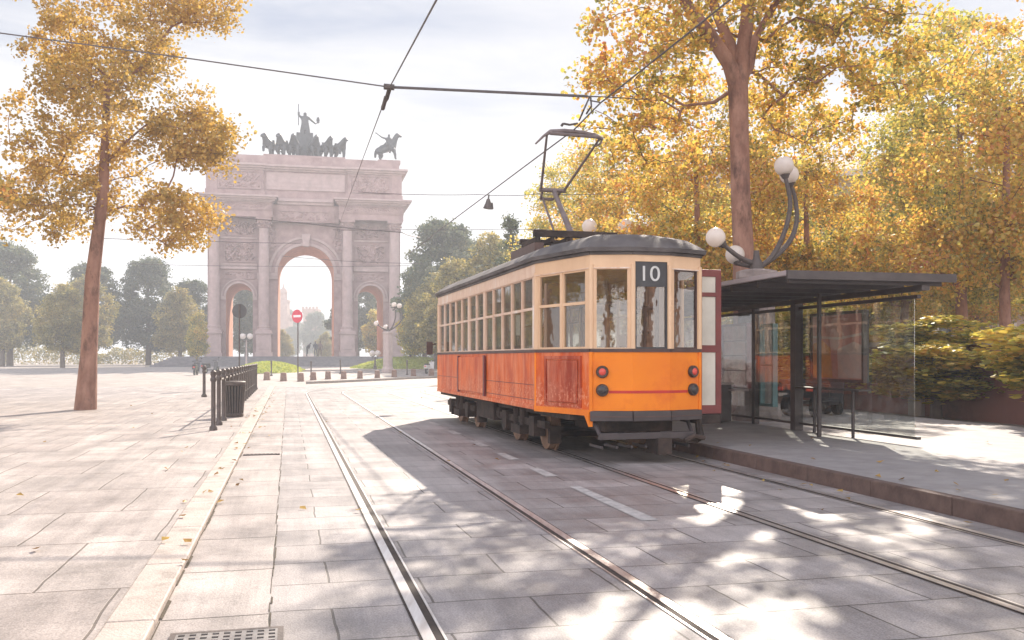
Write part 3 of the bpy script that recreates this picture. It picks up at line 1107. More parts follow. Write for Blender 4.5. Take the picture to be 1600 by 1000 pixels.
eq = thing('equestrian_statue', 'dark bronze rider on a horse with one arm thrown back at the arch corner', 'statue', arc_pt((606 - 477) * PXM + .1, 1.0, 24.75 + .3), ARC_A)
MB().box(-1.3, 1.3, -.9, .9, -.4, .0).build('pedestal', M['stone'], eq)
h = skin('horse', *horse_data(0, 0.12), M['bronze'], eq)
h.rotation_euler = (0, R(-12), R(-28))
h.location = (0, 0, 0.12)
h.scale = (1.15, 1.4, 1.15)
eq.scale = (1.1, 1.1, 1.1)
RV = [(-.05, 0, 1.75), (0, 0, 2.2), (0.02, 0, 2.62), (.04, 0, 2.85), (.05, 0, 3.05), (.05, 0, 3.22), (-.3, .1, 2.68), (-.75, .15, 2.82), (-1.15, .2, 3.12), (.25, -.1, 2.6), (.42, -.2, 2.2), (.2, .42, 1.6), (.2, .5, 1.05), (.2, -.42, 1.6), (.2, -.5, 1.05)]
RE = [(0, 1), (1, 2), (2, 3), (3, 4), (4, 5), (2, 6), (6, 7), (7, 8), (2, 9), (9, 10), (0, 11), (11, 12), (0, 13), (13, 14)]
RR = [.3, .27, .28, .11, .17, .1, .13, .1, .08, .14, .1, .17, .12, .17, .12]
skin('rider', RV, RE, RR, M['bronze'], eq)
b = MB().tube([(-1.15, .2, 3.12), (-1.4, .25, 3.32), (-1.52, .25, 3.3)], [.06, .05, .09], 6)
b.build('trumpet', M['bronze'], eq)

# lawns by the arch
def lawn(px, Y, rx, ry, h, lab):
    p = at(px, 560, Y)
    zb = zg(p.x, p.y)
    b = MB()
    nu, nv = 48, 9
    for j in range(nv + 1):
        t = j / nv
        for k in range(nu):
            a = 2 * PI * k / nu
            b.v.append((rx * (1 - t) * math.cos(a) * (1 + .05 * math.sin(3 * a)), ry * (1 - t) * math.sin(a), -0.06 + h * (1 - (1 - t) ** 2)))
    for j in range(nv):
        for k in range(nu):
            b.f.append((j * nu + k, j * nu + (k + 1) % nu, (j + 1) * nu + (k + 1) % nu, (j + 1) * nu + k))
    o = b.build('lawn', M['lawn'], smooth=60, loc=(p.x, p.y, zb))
    structure(o)
    # short grass on top
    n = 5000
    r = np.random.default_rng(int(px))
    a, q = r.uniform(0, 2 * PI, n), np.sqrt(r.uniform(0, 1, n))
    x, y = rx * q * np.cos(a), ry * q * np.sin(a)
    z = -0.06 + h * (1 - q ** 2)
    an = r.uniform(0, 2 * PI, n)
    wd, hh = 0.07, r.uniform(.08, .17, n)
    V = np.zeros((n, 3, 3))
    V[:, 0] = np.stack([x - wd * np.cos(an), y - wd * np.sin(an), z], 1)
    V[:, 1] = np.stack([x + wd * np.cos(an), y + wd * np.sin(an), z], 1)
    V[:, 2] = np.stack([x + r.normal(0, .05, n), y + r.normal(0, .05, n), z + hh], 1)
    me = bpy.data.meshes.new('grass')
    me.from_pydata(V.reshape(-1, 3).tolist(), [], np.arange(3 * n).reshape(-1, 3).tolist())
    me.materials.append(M['grass'])
    g = bpy.data.objects.new('grass', me)
    COL.objects.link(g)
    g.location = o.location
    tag(g, lab, 'grass', kind='stuff')
lawn(420, 79, 3.0, 6.0, 0.85, 'bright grass on the low mound left of the no entry sign')
lawn(640, 94, 6.0, 5.0, 1.15, 'bright grass on the low mound right of the arch')

# ------------------------------------------------------------------ trees
def quad_mesh(name, V, m):
    n = V.shape[0]
    k = V.shape[1]
    me = bpy.data.meshes.new(name)
    me.vertices.add(n * k)
    me.vertices.foreach_set('co', V.reshape(-1).astype(np.float32))
    me.loops.add(n * k)
    me.loops.foreach_set('vertex_index', np.arange(n * k, dtype=np.int32))
    me.polygons.add(n)
    me.polygons.foreach_set('loop_start', np.arange(0, n * k, k, dtype=np.int32))
    me.update(calc_edges=True)
    me.materials.append(m)
    return me

def make_tree(name, seed, blobs, ncl, per, rc, leaf, lm, bm, trunk, limbs=(), tr=0.25, label='', cat='tree', group=None, loc=(0, 0, 0), rz=0, low_ok=0.0, hang=0.0):
    """blobs: crown ellipsoids (x,y,z,rx,ry,rz,weight). trunk: list of points with radii. limbs: lists of (x,y,z,r)."""
    r = np.random.default_rng(seed)
    root = thing(name, label, cat, loc, rz, group)
    nodes, par, rad = [], [], []
    def addpath(pts, start):
        p = start
        for q in pts:
            nodes.append(np.array(q[:3], float))
            par.append(p)
            rad.append(q[3])
            p = len(nodes) - 1
        return p
    wood = MB()
    wood.tube([q[:3] for q in trunk], [q[3] for q in trunk], 12)
    addpath(trunk, -1)
    tips = len(nodes) - 1
    for lb in limbs:
        addpath(lb, tips)
        st = min(trunk, key=lambda q: (q[0] - lb[0][0]) ** 2 + (q[1] - lb[0][1]) ** 2 + (q[2] - lb[0][2]) ** 2)
        wood.tube([st[:3]] + [q[:3] for q in lb], [min(st[3], lb[0][3] * 1.25)] + [q[3] for q in lb], 9)
    nfix = len(nodes)
    # cluster centres
    ws = np.array([bq[6] for bq in blobs], float)
    ws /= ws.sum()
    cl = []
    while len(cl) < ncl:
        bq = blobs[r.choice(len(blobs), p=ws)]
        d = r.normal(size=3)
        d /= np.linalg.norm(d)
        q = r.uniform(0.12, 1) ** 0.42
        c = np.array(bq[:3]) + d * q * np.array(bq[3:6]) * r.uniform(.9, 1.08)
        cl.append(c)
    cl = np.array(cl)
    base = np.array(nodes)
    dist = np.min(np.linalg.norm(cl[:, None] - base[None], axis=2), axis=1)
    cl = cl[np.argsort(dist)]
    for c in cl:
        P = np.array(nodes)
        dv = c - P
        dd = np.linalg.norm(dv, axis=1) + np.maximum(0, P[:, 2] - c[2]) * 0.9
        low_fix = 1
        i = int(np.argmin(dd[low_fix:])) + low_fix
        a = P[i]
        Ld = np.linalg.norm(c - a)
        ns = max(2, int(Ld / 0.55))
        p = i
        off = r.normal(0, 0.05 * Ld, 3)
        for k in range(1, ns + 1):
            t = k / ns
            q = a + (c - a) * t + off * math.sin(PI * t) + np.array([0, 0, 0.07 * Ld * math.sin(PI * t)])
            nodes.append(q)
            par.append(p)
            rad.append(None)
            p = len(nodes) - 1
    n = len(nodes)
    acc = np.zeros(n)
    for i in range(n - 1, nfix - 1, -1):
        if acc[i] == 0: acc[i] = 0.009 ** 2.3
        if par[i] >= nfix: acc[par[i]] += acc[i]
    for i in range(nfix, n):
        ri = acc[i] ** (1 / 2.3)
        pi = par[i]
        rp = (acc[pi] ** (1 / 2.3) if pi >= nfix else min(ri * 1.25, rad[pi]))
        rp = min(rp, ri * 1.6)
        wood.tube([nodes[pi], nodes[i]], [rp, ri], 5)
    wood.build('trunk', bm, root, smooth=50)
    # leaves
    cnt = r.poisson(per, len(cl))
    idx = np.repeat(np.arange(len(cl)), cnt)
    m = len(idx)
    d = r.normal(size=(m, 3))
    d /= np.linalg.norm(d, axis=1)[:, None]
    rr = rc * r.uniform(.55, 1.25, len(cl))[idx]
    pos = cl[idx] + d * (rr * r.uniform(0, 1, m) ** 0.5)[:, None] * np.array([1.1, 1.1, .8])
    if hang:
        pos[:, 2] -= hang * r.uniform(0, 1, m) ** 2
    nor = r.normal(size=(m, 3)) + np.array([0, 0, 0.7])
    nor /= np.linalg.norm(nor, axis=1)[:, None]
    t = np.cross(nor, r.normal(size=(m, 3)))
    t /= np.linalg.norm(t, axis=1)[:, None]
    s = np.cross(nor, t)
    ln = (leaf * r.uniform(.55, 1.25, m))[:, None]
    V = np.zeros((m, 6, 3))
    V[:, 0] = pos - t * ln * .5
    V[:, 1] = pos - t * ln * .1 + s * ln * .44 + nor * ln * .07
    V[:, 2] = pos + t * ln * .22 + s * ln * .30 + nor * ln * .03
    V[:, 3] = pos + t * ln * .5 - nor * ln * .08
    V[:, 4] = pos + t * ln * .22 - s * ln * .30 + nor * ln * .03
    V[:, 5] = pos - t * ln * .1 - s * ln * .44 + nor * ln * .07
    me = quad_mesh('crown', V, lm)
    o = bpy.data.objects.new('crown', me)
    COL.objects.link(o)
    o.parent = root
    return root

def relabel(t, name): t.name = name; return t

# the big plane tree behind the tram stop
bx, by = 5.05, 20.0
def loc_(px, py, Y):
    p = at(px, py, Y)
    return (p.x - bx, p.y - by, p.z)
tk = [(0.05, 0, -0.1, .42), (0, 0, .5, .30), (-.02, .02, 2.2, .25), loc_(1162, 400, 20) + (.225,), loc_(1157, 300, 20) + (.205,), loc_(1155, 200, 20) + (.20,), loc_(1153, 135, 20) + (.215,)]
lim = [
    [loc_(1140, 100, 19.9) + (.16,), loc_(1110, 55, 19.7) + (.14,), loc_(1072, 5, 19.4) + (.12,), loc_(1035, -60, 19.2) + (.09,), loc_(1000, -150, 19) + (.05,)],
    [loc_(1150, 95, 20.1) + (.15,), loc_(1132, 50, 20.3) + (.12,), loc_(1112, 0, 20.6) + (.11,), loc_(1085, -90, 21) + (.07,), loc_(1075, -200, 21) + (.04,)],
    [loc_(1160, 90, 20.0) + (.17,), loc_(1166, 40, 20.1) + (.15,), loc_(1170, -20, 20.3) + (.13,), loc_(1180, -130, 20.5) + (.09,), loc_(1175, -260, 20.5) + (.05,)],
    [loc_(1172, 105, 20.0) + (.09,), loc_(1180, 60, 19.8) + (.08,), loc_(1215, 0, 19.5) + (.07,), loc_(1290, -90, 19) + (.05,), loc_(1350, -160, 18.6) + (.03,)],
    [loc_(1115, 160, 20.4) + (.04,), loc_(1070, 165, 20.6) + (.03,), loc_(1020, 140, 20.8) + (.02,)],
]
make_tree('plane_tree', 3,
          [(-2.3, 0, 8.2, 1.5, 2.0, 1.6, 1.5), (-1.2, 1.0, 10.6, 2.2, 2.4, 2.0, 1.6), (1.5, -.4, 10.2, 2.6, 2.4, 2.0, 1.6), (0.3, 0.4, 12.6, 3.0, 2.8, 2.0, 1.7),
           (3.0, 0.3, 8.0, 1.8, 1.8, 1.3, .9), (-1.9, 1.2, 6.4, 1.6, 1.3, 1.2, 1.0), (1.9, 1.2, 7.2, 1.6, 1.3, 1.2, .9), (0.2, 1.6, 8.4, 2.2, 1.2, 1.2, .9), (-.2, -1.6, 9.2, 1.9, 1.2, 1.1, 1.0), (2.6, 1.8, 10.2, 2.0, 1.6, 1.6, .9)],
          450, 66, .46, .105, M['gold'], M['bark'], tk, lim, label='tall plane tree with a reddish forked trunk right behind the tram stop shelter', group='autumn plane trees along the street', loc=(bx, by, 0))

# broad street trees for the row behind: three templates, the rest copies
G_ROW = 'autumn plane trees along the street'
tA = make_tree('plane_tree', 12, [(0, 0, 6.2, 3.0, 2.8, 2.4, 1.6), (-1.4, -.6, 4.4, 2.2, 2.0, 1.2, .9), (1.6, .4, 4.6, 2.2, 2.0, 1.3, .9), (.3, .2, 8.6, 2.2, 2.2, 1.8, 1.1)],
               260, 110, .62, .11, M['gold'], M['bark'], [(0, 0, -.1, .2), (.05, 0, 1.5, .15), (-.02, .03, 3.2, .13), (.05, 0, 5.5, .1), (0, .1, 8, .05)], [],
               label='slim trunked golden plane tree close behind the forked one', group=G_ROW, loc=(5.75, 29, 0), low_ok=.4)
tB = make_tree('plane_tree', 15, [(0, 0, 6.5, 3.3, 3.0, 2.8, 1.6), (-1.8, .6, 4.6, 2.0, 2.0, 1.3, .8), (1.6, -.4, 4.2, 2.2, 2.0, 1.3, .9), (-.4, .2, 9.4, 2.2, 2.2, 2.0, 1.2)],
               260, 110, .64, .115, M['yellowgreen'], M['bark'], [(0, 0, -.1, .24), (.05, 0, 1.8, .18), (-.05, .03, 3.6, .15), (.05, 0, 6, .11), (0, .1, 9, .05)], [],
               label='yellow green plane tree standing behind the tram roof', group=G_ROW, loc=(3.4, 45, 0))
row = [(tA, 9.4, 29.5, 1.9, .92, 'golden plane tree behind the right end of the shelter'),
       (tA, 4.3, 37.0, 4.0, 1.0, 'golden plane tree seen through the raised pantograph arm'),
       (tB, 15.2, 36, 2.6, .95, 'yellow green plane tree beyond the shelter, right of the lamp with four globes'),
       (tB, 8.4, 44, .7, .85, 'yellow green plane tree between the forked trunk and the tall curved lamp arms'),
       (tA, 13.0, 24.5, 5.2, 1.0, 'golden plane tree hanging over the far right of the platform'),
       (tA, 18.5, 31, 3.0, 1.05, 'golden plane tree at the right edge of the view'),
       (tB, 19.5, 44, 1.2, 1.0, 'yellow green plane tree in the back row at the right edge'),
       (tA, 2.4, 53, .4, .85, 'small golden tree farthest along behind the tram roof'),
       (tB, 11.2, 40.5, 5.4, (1.15, 1.15, .72), 'low spreading yellow tree just over the shelter roof'),
       (tA, 16.2, 41.5, 1.0, (1.2, 1.2, .78), 'low spreading golden tree before the cream building, left of the right edge'),
       (tB, 6.4, 33.5, 3.6, (.9, .9, .66), 'low yellow tree between the tram roof and the four globe lamp'),
       (tA, 22.5, 45, .2, (1.2, 1.2, .9), 'golden tree before the cream building at the far right'),
       (tB, 15.2, 49, 2.0, 1.05, 'yellow green tree standing against the cream building'),
       (tB, 5.6, 57, 4.1, .95, 'yellow green tree in the farthest row behind the tram'),
       (tA, 12.0, 46.0, 5.0, .8, 'golden plane tree behind the tall curved lamp arms'),
       (tB, 16.0, 33.0, .9, 1.2, 'tall yellow green plane tree toward the right edge behind the garden wall'),
       (tA, 12.5, 47, 2.4, .80, 'low golden tree in the back row beyond the forked trunk'),
       (tB, .95, 60, 2.2, .74, 'low yellow green tree beside the dark conifer')]
for src, x, y, rz, sc, lab in row:
    dup(src, (x, y, zg(x, y)), rz, sc, lab, G_ROW)

# the yellow tree on the left pavement
make_tree('maple_tree', 21, [(0.2, 0, 8.0, 2.7, 2.4, 1.6, 1.5), (2.4, .2, 7.4, 1.4, 1.3, .95, .8), (1.9, 0, 5.2, 1.2, 1.2, .75, .55), (-1.6, 0, 6.0, 2.0, 2.0, 1.5, .9), (0, .3, 10.4, 2.4, 2.2, 1.5, 1.2), (2.6, .3, 11.0, 1.0, 1, .8, .35)],
          310, 125, .5, .098, M['goldleft'], M['bark'], [(-.4, 0, -.1, .3), (-.3, 0, 1.5, .22), (-.2, 0, 3.6, .19), (.1, 0, 6, .14), (.2, 0, 9, .07)],
          [[(1.0, .1, 9.2, .05), (1.9, .1, 10.4, .03)]],
          label='yellow maple tree on the left pavement with branches over the arch corner', group=None, loc=(-11.1, 25.0, 0))

# middle distance and far trees
G_PARK = 'hazy park trees round the arch'
conif = make_tree('conifer_tree', 31, [(0, 0, 3.0, 1.5, 1.5, 1.6, 1), (0, 0, 5.4, 1.25, 1.25, 1.5, .9), (.1, 0, 8, .85, .85, 1.5, .6), (0, 0, 10.2, .4, .4, 1.2, .3)],
                  170, 60, .42, .18, M['green'], M['barkdark'], [(0, 0, -.1, .3), (0, 0, 4, .24), (.05, 0, 8, .14), (0, 0, 11, .04)], [],
                  label='dark narrow conifer rising behind the tram roof left of the golden trees', cat='tree', loc=(-.1, 64, 0.1))
conif.scale = (1.05, 1.05, 1.0)
tC = make_tree('park_tree', 33, [(0, 0, 8.5, 4.2, 3.8, 3.6, 1.5), (-2.4, 0, 6, 2.6, 2.4, 2.4, .9), (2.6, .5, 6.4, 2.6, 2.4, 2.6, .9), (0, 0, 12.2, 2.4, 2.2, 2.0, .9), (0, 0, 3.4, 3.2, 3, 1.8, .7)],
               380, 100, .85, .26, M['green'], M['barkdark'], [(0, 0, -.1, .4), (0, 0, 3, .3), (.1, 0, 7, .2), (0, 0, 12, .06)], [],
               label='tall grey green hazy tree directly right of the arch', group=G_PARK, loc=(-7.3, 99, .45))
tC.scale = (1.08, 1.08, 1.12)
tD = make_tree('park_tree', 35, [(0, 0, 5.6, 3.0, 2.8, 2.8, 1.5), (-1.4, 0, 3.4, 2.0, 2.0, 1.8, .9), (1.5, .4, 3.6, 2.1, 2.0, 2.0, .9), (0, 0, 8.2, 1.6, 1.6, 1.4, .6)],
               280, 100, .66, .2, M['olive'], M['barkdark'], [(0, 0, -.1, .3), (0, 0, 2, .22), (.1, 0, 5, .14), (0, 0, 8, .05)], [],
               label='rounded golden olive tree just left of the tram rear end', group=G_PARK, loc=(-4.75, 80, .28))
tE = make_tree('park_tree', 37, [(0, 0, 3.6, 1.3, 1.2, 2.2, 1.2), (.3, 0, 5.6, .8, .8, 1.2, .6), (.4, 0, 2.6, 1.5, 1.4, 1.2, .8)],
               150, 90, .45, .16, M['yellowgreen'], M['barkdark'], [(0, 0, -.1, .12), (0, 0, 2, .09), (.1, 0, 5, .04)], [],
               label='small bright yellow tree against the right foot of the arch', group=G_PARK, loc=(-10.2, 93, .44))
for src, x, y, rz, sc, lab in ((tA, -14.4, 18.6, .8, 1.1, 'golden tree on the left pavement, mirrored in the tram corner windows'), (tB, -18.5, 23, 2.8, 1.2, 'yellow green tree on the left pavement behind the mirrored golden one'), (tA, 14.8, 9.6, 3.3, 1.15, 'golden tree on the platform right beside the tram stop, mirrored in the right front pane'), (tB, -7.5, -17, .5, 1.2, 'yellow green tree behind the viewer, mirrored in the tram front'), (tA, 0.5, -21, 2.5, 1.25, 'golden tree behind the viewer, mirrored in the tram front windows'), (tB, 14.0, -3.0, 4.4, 1.2, 'yellow green tree on the platform beside the viewer, mirrored in the tram front')):
    dup(src, (x, y, 0), rz, sc, lab, G_ROW)
for k, (l_, o_, sc, lab) in enumerate(((14.5, 14.4, (1.2, 1.2, .42), 'yellow shrub before the garden wall, nearest the viewer'), (18.5, 14.5, (1.3, 1.2, .36), 'low yellow shrub before the garden wall, second from the viewer'), (23.0, 14.4, (1.2, 1.1, .45), 'yellow shrub before the garden wall behind the shelter poster'), (28, 14.3, (1.3, 1.3, .4), 'low yellow shrub at the far end of the garden wall'), (10.5, 14.6, (1.3, 1.2, .45), 'yellow shrub at the right edge before the garden wall'))):
    q = TF(l_, o_, 0)
    d_ = dup(tE, q, k * 1.3, sc, lab, 'shrubs along the garden wall')
    d_.name = 'shrub'
    d_['category'] = 'shrub'
park = [
    (tD, -7.2, 88, 3.3, .95, 'rounded golden olive tree beside the tall grey green tree right of the arch'),
    (tD, -1.6, 82, 5.1, 1.25, 'golden olive tree rising over the tram roof behind the rounded one'),
    (tE, -2.9, 74, 2.2, 1.05, 'small yellow tree close behind the tram rear roof'),
    (tC, -12.0, 128, 1.0, 1.0, 'hazy blue green tree behind the yellow tree at the arch foot'),
    (tC, -5.2, 112, 2.1, 1.08, 'hazy tree filling the gap behind the rounded olive tree'),
    (tC, 2.5, 112, 3.1, .9, 'hazy tree mostly hidden behind the tram roof'),
    (tD, 1.0, 90, 1.3, 1.0, 'rounded olive tree behind the middle of the tram roof'),
    (tC, -43.5, 152, 1.7, 1.0, 'hazy green tree framed by the left small arch'),
    (tC, -25.0, 150, .6, 1.05, 'hazy green tree framed by the right small arch'),
    (tE, -20.8, 139, .6, 1.25, 'yellow tree inside the right small arch'),
    (tD, -39.6, 160, .6, .62, 'low tree at the left edge of the big opening'),
    (tD, -35.2, 175, 2.6, .62, 'reddish low tree at the right edge of the big opening'),
    (tE, -34.6, 102, 2.0, .9, 'yellow bush at the far left foot of the arch'),
    (tC, -49.0, 142, 2.9, .92, 'hazy tree left of the arch behind the yellow bush'),
    (tC, -58.0, 128, .2, 1.0, 'hazy tree at the far left beyond the yellow maple'),
    (tC, -66.0, 122, 1.2, 1.15, 'tallest hazy tree of the belt at the far left edge'),
    (tD, -54.0, 118, 2.2, 1.2, 'olive tree in the belt between the maple trunk and the arch'),
    (tC, -74.0, 128, 4.2, 1.05, 'outermost hazy tree at the far left edge'),
    (tD, -61.5, 112, 5.4, 1.1, 'olive tree before the belt directly behind the maple trunk'),
    (tC, -52.5, 134, 3.9, 1.1, 'hazy tree closest to the arch on its left side'),
    (tD, -45.8, 128, 1.1, 1.1, 'low olive tree touching the left side of the arch'),
    (tD, -46.5, 96, 4.2, .9, 'rounded olive tree at the far left of the square'),
    (tC, -72.0, 300, 1.2, 1.2, 'faint far tree left inside the big opening'),
    (tC, -60.5, 310, 3.0, 1.0, 'faint far tree in the middle of the big opening'),
    (tC, -66.5, 280, 5.0, .75, 'faintest low tree before the far tower'),
    (tC, -55.0, 260, 4.0, 1.0, 'faint far tree right inside the big opening'),
]
for src, x, y, rz, sc, lab in park:
    dup(src, (x, y, zg(x, y)), rz, sc, lab, G_PARK)

# clipped hedge belt closing the far side of the square
def hedge(lab, x0, x1, y, h, seed):
    r = np.random.default_rng(seed)
    n = int((x1 - x0) * 260)
    t = thing('hedge', lab, 'hedge', ((x0 + x1) / 2, y, zg(0, y)), 0, 'hazy hedges behind the square')
    x = r.uniform(-(x1 - x0) / 2, (x1 - x0) / 2, n)
    top = h * (.72 + .2 * np.sin(x * .31 + seed) + .13 * np.sin(x * .83 + 2 * seed) + .08 * np.sin(x * 2.3))
    pos = np.stack([x, r.normal(0, .8, n), top * r.uniform(0, 1, n) ** .7 - .05], 1)
    d = r.normal(size=(n, 3)); d /= np.linalg.norm(d, axis=1)[:, None]
    e = np.cross(d, r.normal(size=(n, 3))); e /= np.linalg.norm(e, axis=1)[:, None]
    q = .16
    V = np.stack([pos - d * q, pos + e * q * .7, pos + d * q, pos - e * q * .7], 1)
    o = bpy.data.objects.new('foliage', quad_mesh('foliage', V, M['olive' if seed % 2 else 'green']))
    COL.objects.link(o)
    o.parent = t
hedge('long hazy hedge under the trees at the far left', -104, -53, 150, 3.6, 1)
hedge('hazy hedge seen under the trees between arch and tram', -18, 16, 136, 3.6, 2)
hedge('golden hedge low behind the tram and shelter', 2, 34, 64, 3.4, 3)

# far castle seen through the big opening
p = at(443, 560, 290)
ct = thing('castle_tower', 'faint tall stepped castle tower in the haze inside the big opening', 'tower', (p.x, p.y, .4))
b = MB()
b.box(-2.4, 2.4, -2.4, 2.4, 0, 13.5).box(-2.7, 2.7, -2.7, 2.7, 13.5, 14.6)
b.build('shaft', M['haze_tower'], ct)
b = MB()
b.box(-1.6, 1.6, -1.6, 1.6, 14.6, 18.6).box(-1.85, 1.85, -1.85, 1.85, 18.6, 19.2)
b.build('belfry', M['haze_tower'], ct)
b = MB()
b.lathe([(1.2, 19.2), (1.15, 21.3), (1.4, 21.5), (.9, 22.6), (.3, 23.2), (.08, 24.6)], 12)
b.build('lantern', M['haze_tower'], ct)
p = at(487, 560, 290)
ct = thing('castle_tower', 'faint square castle corner tower right of the tall one in the haze', 'tower', (p.x, p.y, .4))
MB().box(-2.2, 2.2, -2.2, 2.2, 0, 15.2).build('shaft', M['haze_tower'], ct)
b = MB().box(-2.5, 2.5, -2.5, 2.5, 15.2, 16.4)
for k in range(5):
    b.box(-2.5 + k * 1.06, -1.8 + k * 1.06, -2.5, -2.1, 16.4, 17.1)
b.build('battlement', M['haze_tower'], ct)

# ------------------------------------------------------------------ the tram
M['t_orange'] = mat('tram orange paint', (0.88, 0.245, 0.007), (0.80, 0.20, 0.006), 1.2, 0.4, bump=0.05, bscale=3, spec=.35, c3=(.74, .16, .008), sc3=1.6)
def weathered(name, base, dark, pale):
    """old orange-red paint, sun-bleached in vertical streaks and flaking towards the sill"""
    m, t, out = newmat(name)
    lk = t.links.new
    p = N(t, 'ShaderNodeBsdfPrincipled')
    lk(p.outputs[0], out.inputs[0])
    co = N(t, 'ShaderNodeTexCoord')
    def noise(scale, stretch, lo, hi, detail=7):
        ma = N(t, 'ShaderNodeMapping')
        ma.inputs['Scale'].default_value = stretch
        lk(co.outputs['Object'], ma.inputs[0])
        n = N(t, 'ShaderNodeTexNoise')
        n.inputs['Scale'].default_value = scale
        n.inputs['Detail'].default_value = detail
        n.inputs['Roughness'].default_value = 0.68
        lk(ma.outputs[0], n.inputs['Vector'])
        r = N(t, 'ShaderNodeMapRange')
        r.inputs['From Min'].default_value = lo
        r.inputs['From Max'].default_value = hi
        lk(n.outputs['Fac'], r.inputs[0])
        return r.outputs[0]
    def mixc(a, b_, f):
        x = N(t, 'ShaderNodeMix', data_type='RGBA')
        if isinstance(a, tuple): x.inputs['A'].default_value = c4(a)
        else: lk(a, x.inputs['A'])
        x.inputs['B'].default_value = c4(b_)
        lk(f, x.inputs['Factor'])
        return x.outputs['Result']
    c = mixc(base, dark, noise(2.2, (1, 1, 0.5), 0.40, 0.62))
    st = N(t, 'ShaderNodeMath', operation='MULTIPLY')
    lk(noise(7, (1, 1, 0.16), 0.46, 0.74), st.inputs[0])
    st.inputs[1].default_value = 0.62
    c = mixc(c, pale, st.outputs[0])
    fl = N(t, 'ShaderNodeMath', operation='MULTIPLY')
    lk(noise(17, (1, 1, 1), 0.52, 0.60, 9), fl.inputs[0])
    sp = N(t, 'ShaderNodeSeparateXYZ')
    lk(co.outputs['Object'], sp.inputs[0])
    gr = N(t, 'ShaderNodeMapRange')
    gr.inputs['From Min'].default_value = 1.18
    gr.inputs['From Max'].default_value = 0.85
    lk(sp.outputs['Z'], gr.inputs[0])
    lk(gr.outputs[0], fl.inputs[1])
    f2 = N(t, 'ShaderNodeMath', operation='MULTIPLY')
    lk(fl.outputs[0], f2.inputs[0])
    f2.inputs[1].default_value = 0.7
    c = mixc(c, pale, f2.outputs[0])
    lk(c, p.inputs['Base Color'])
    p.inputs['Roughness'].default_value = 0.5
    p.inputs['Specular IOR Level'].default_value = 0.3
    return m
M['t_red'] = weathered('weathered tram side', (0.74, 0.135, 0.014), (0.52, 0.07, 0.012), (0.84, 0.42, 0.25))
M['t_panel'] = weathered('rusty tram door panel', (0.46, 0.065, 0.016), (0.30, 0.036, 0.012), (0.74, 0.32, 0.20))
M['t_cream'] = mat('tram cream paint', (0.75, 0.51, 0.32), (0.67, 0.44, 0.27), 3, 0.4, stretch=(1, 1, .4), bump=.03)
M['t_creamside'] = mat('sun bleached cream paint', (0.74, 0.55, 0.42), (0.62, 0.40, 0.27), 6, 0.45, stretch=(1, 1, .5), c3=(0.80, 0.70, 0.62), sc3=3)
M['t_belt'] = mat('dark belt paint', (0.065, 0.035, 0.032), (0.10, 0.055, 0.045), 5, 0.5)
M['t_roof'] = mat('roof canvas', (0.075, 0.066, 0.064), (0.15, 0.134, 0.13), 1.6, 0.68, spec=.25, bump=.12, bscale=5)
M['t_under'] = mat('brake dust iron', (0.022, 0.016, 0.014), (0.065, 0.042, 0.032), 5, 0.85, bump=.4)
M['t_wheel'] = mat('rusty wheel', (0.17, 0.095, 0.06), (0.28, 0.17, 0.11), 6, 0.7, bump=.3)
M['t_bumper'] = mat('bumper paint', (0.045, 0.035, 0.036), (0.07, 0.055, 0.055), 4, 0.45)
M['t_stripe'] = mat('red stripe', (0.55, 0.022, 0.018), (0.48, 0.02, 0.016), 4, 0.4)
M['t_wood'] = mat('varnished wood', (0.26, 0.13, 0.06), (0.18, 0.085, 0.04), 3, 0.45, stretch=(1, 6, 1))
M['t_door'] = mat('maroon door paint', (0.20, 0.035, 0.03), (0.15, 0.026, 0.024), 4, 0.45)
M['t_inner'] = mat('interior varnish', (0.30, 0.20, 0.13), (0.24, 0.15, 0.10), 3, 0.5)
M['t_sign'] = mat('destination blind', (0.035, 0.035, 0.04), (0.05, 0.05, 0.055), 4, 0.4)
M['t_digit'] = mat('blind digits', (0.62, 0.62, 0.60), (0.54, 0.54, 0.52), 8, 0.5)
M['t_lens'] = mat('red lamp lens', (0.75, 0.10, 0.07), (0.6, 0.06, 0.05), 20, 0.15)
M['t_lensdark'] = mat('dark lamp lens', (0.035, 0.03, 0.032), (0.06, 0.045, 0.045), 9, 0.12)
M['t_rim'] = mat('lamp rim', (0.05, 0.035, 0.03), (0.08, 0.055, 0.045), 8, 0.4, metal=.3)
M['glass'] = glassmat('old tram glass', (0.86, 0.85, 0.81), refl=0.12, dirt=0.02)
M['glassdirty'] = glassmat('dusty tram side glass', (0.80, 0.79, 0.74), refl=0.10, dirt=0.05, dirtcol=(.5, .45, .36))
M['frost'] = mat('frosted door glass', (0.62, 0.58, 0.50), (0.50, 0.47, 0.40), 2.5, 0.35)
M['paper'] = mat('white paper', (0.78, 0.76, 0.74), (0.72, 0.70, 0.68), 4, 0.7)
M['pole'] = mat('brass rail', (0.55, 0.42, 0.25), (0.48, 0.36, 0.2), 8, 0.3, metal=.7)
M['panto'] = mat('grey painted steel', (0.16, 0.125, 0.12), (0.23, 0.18, 0.17), 6, 0.5, metal=.3)

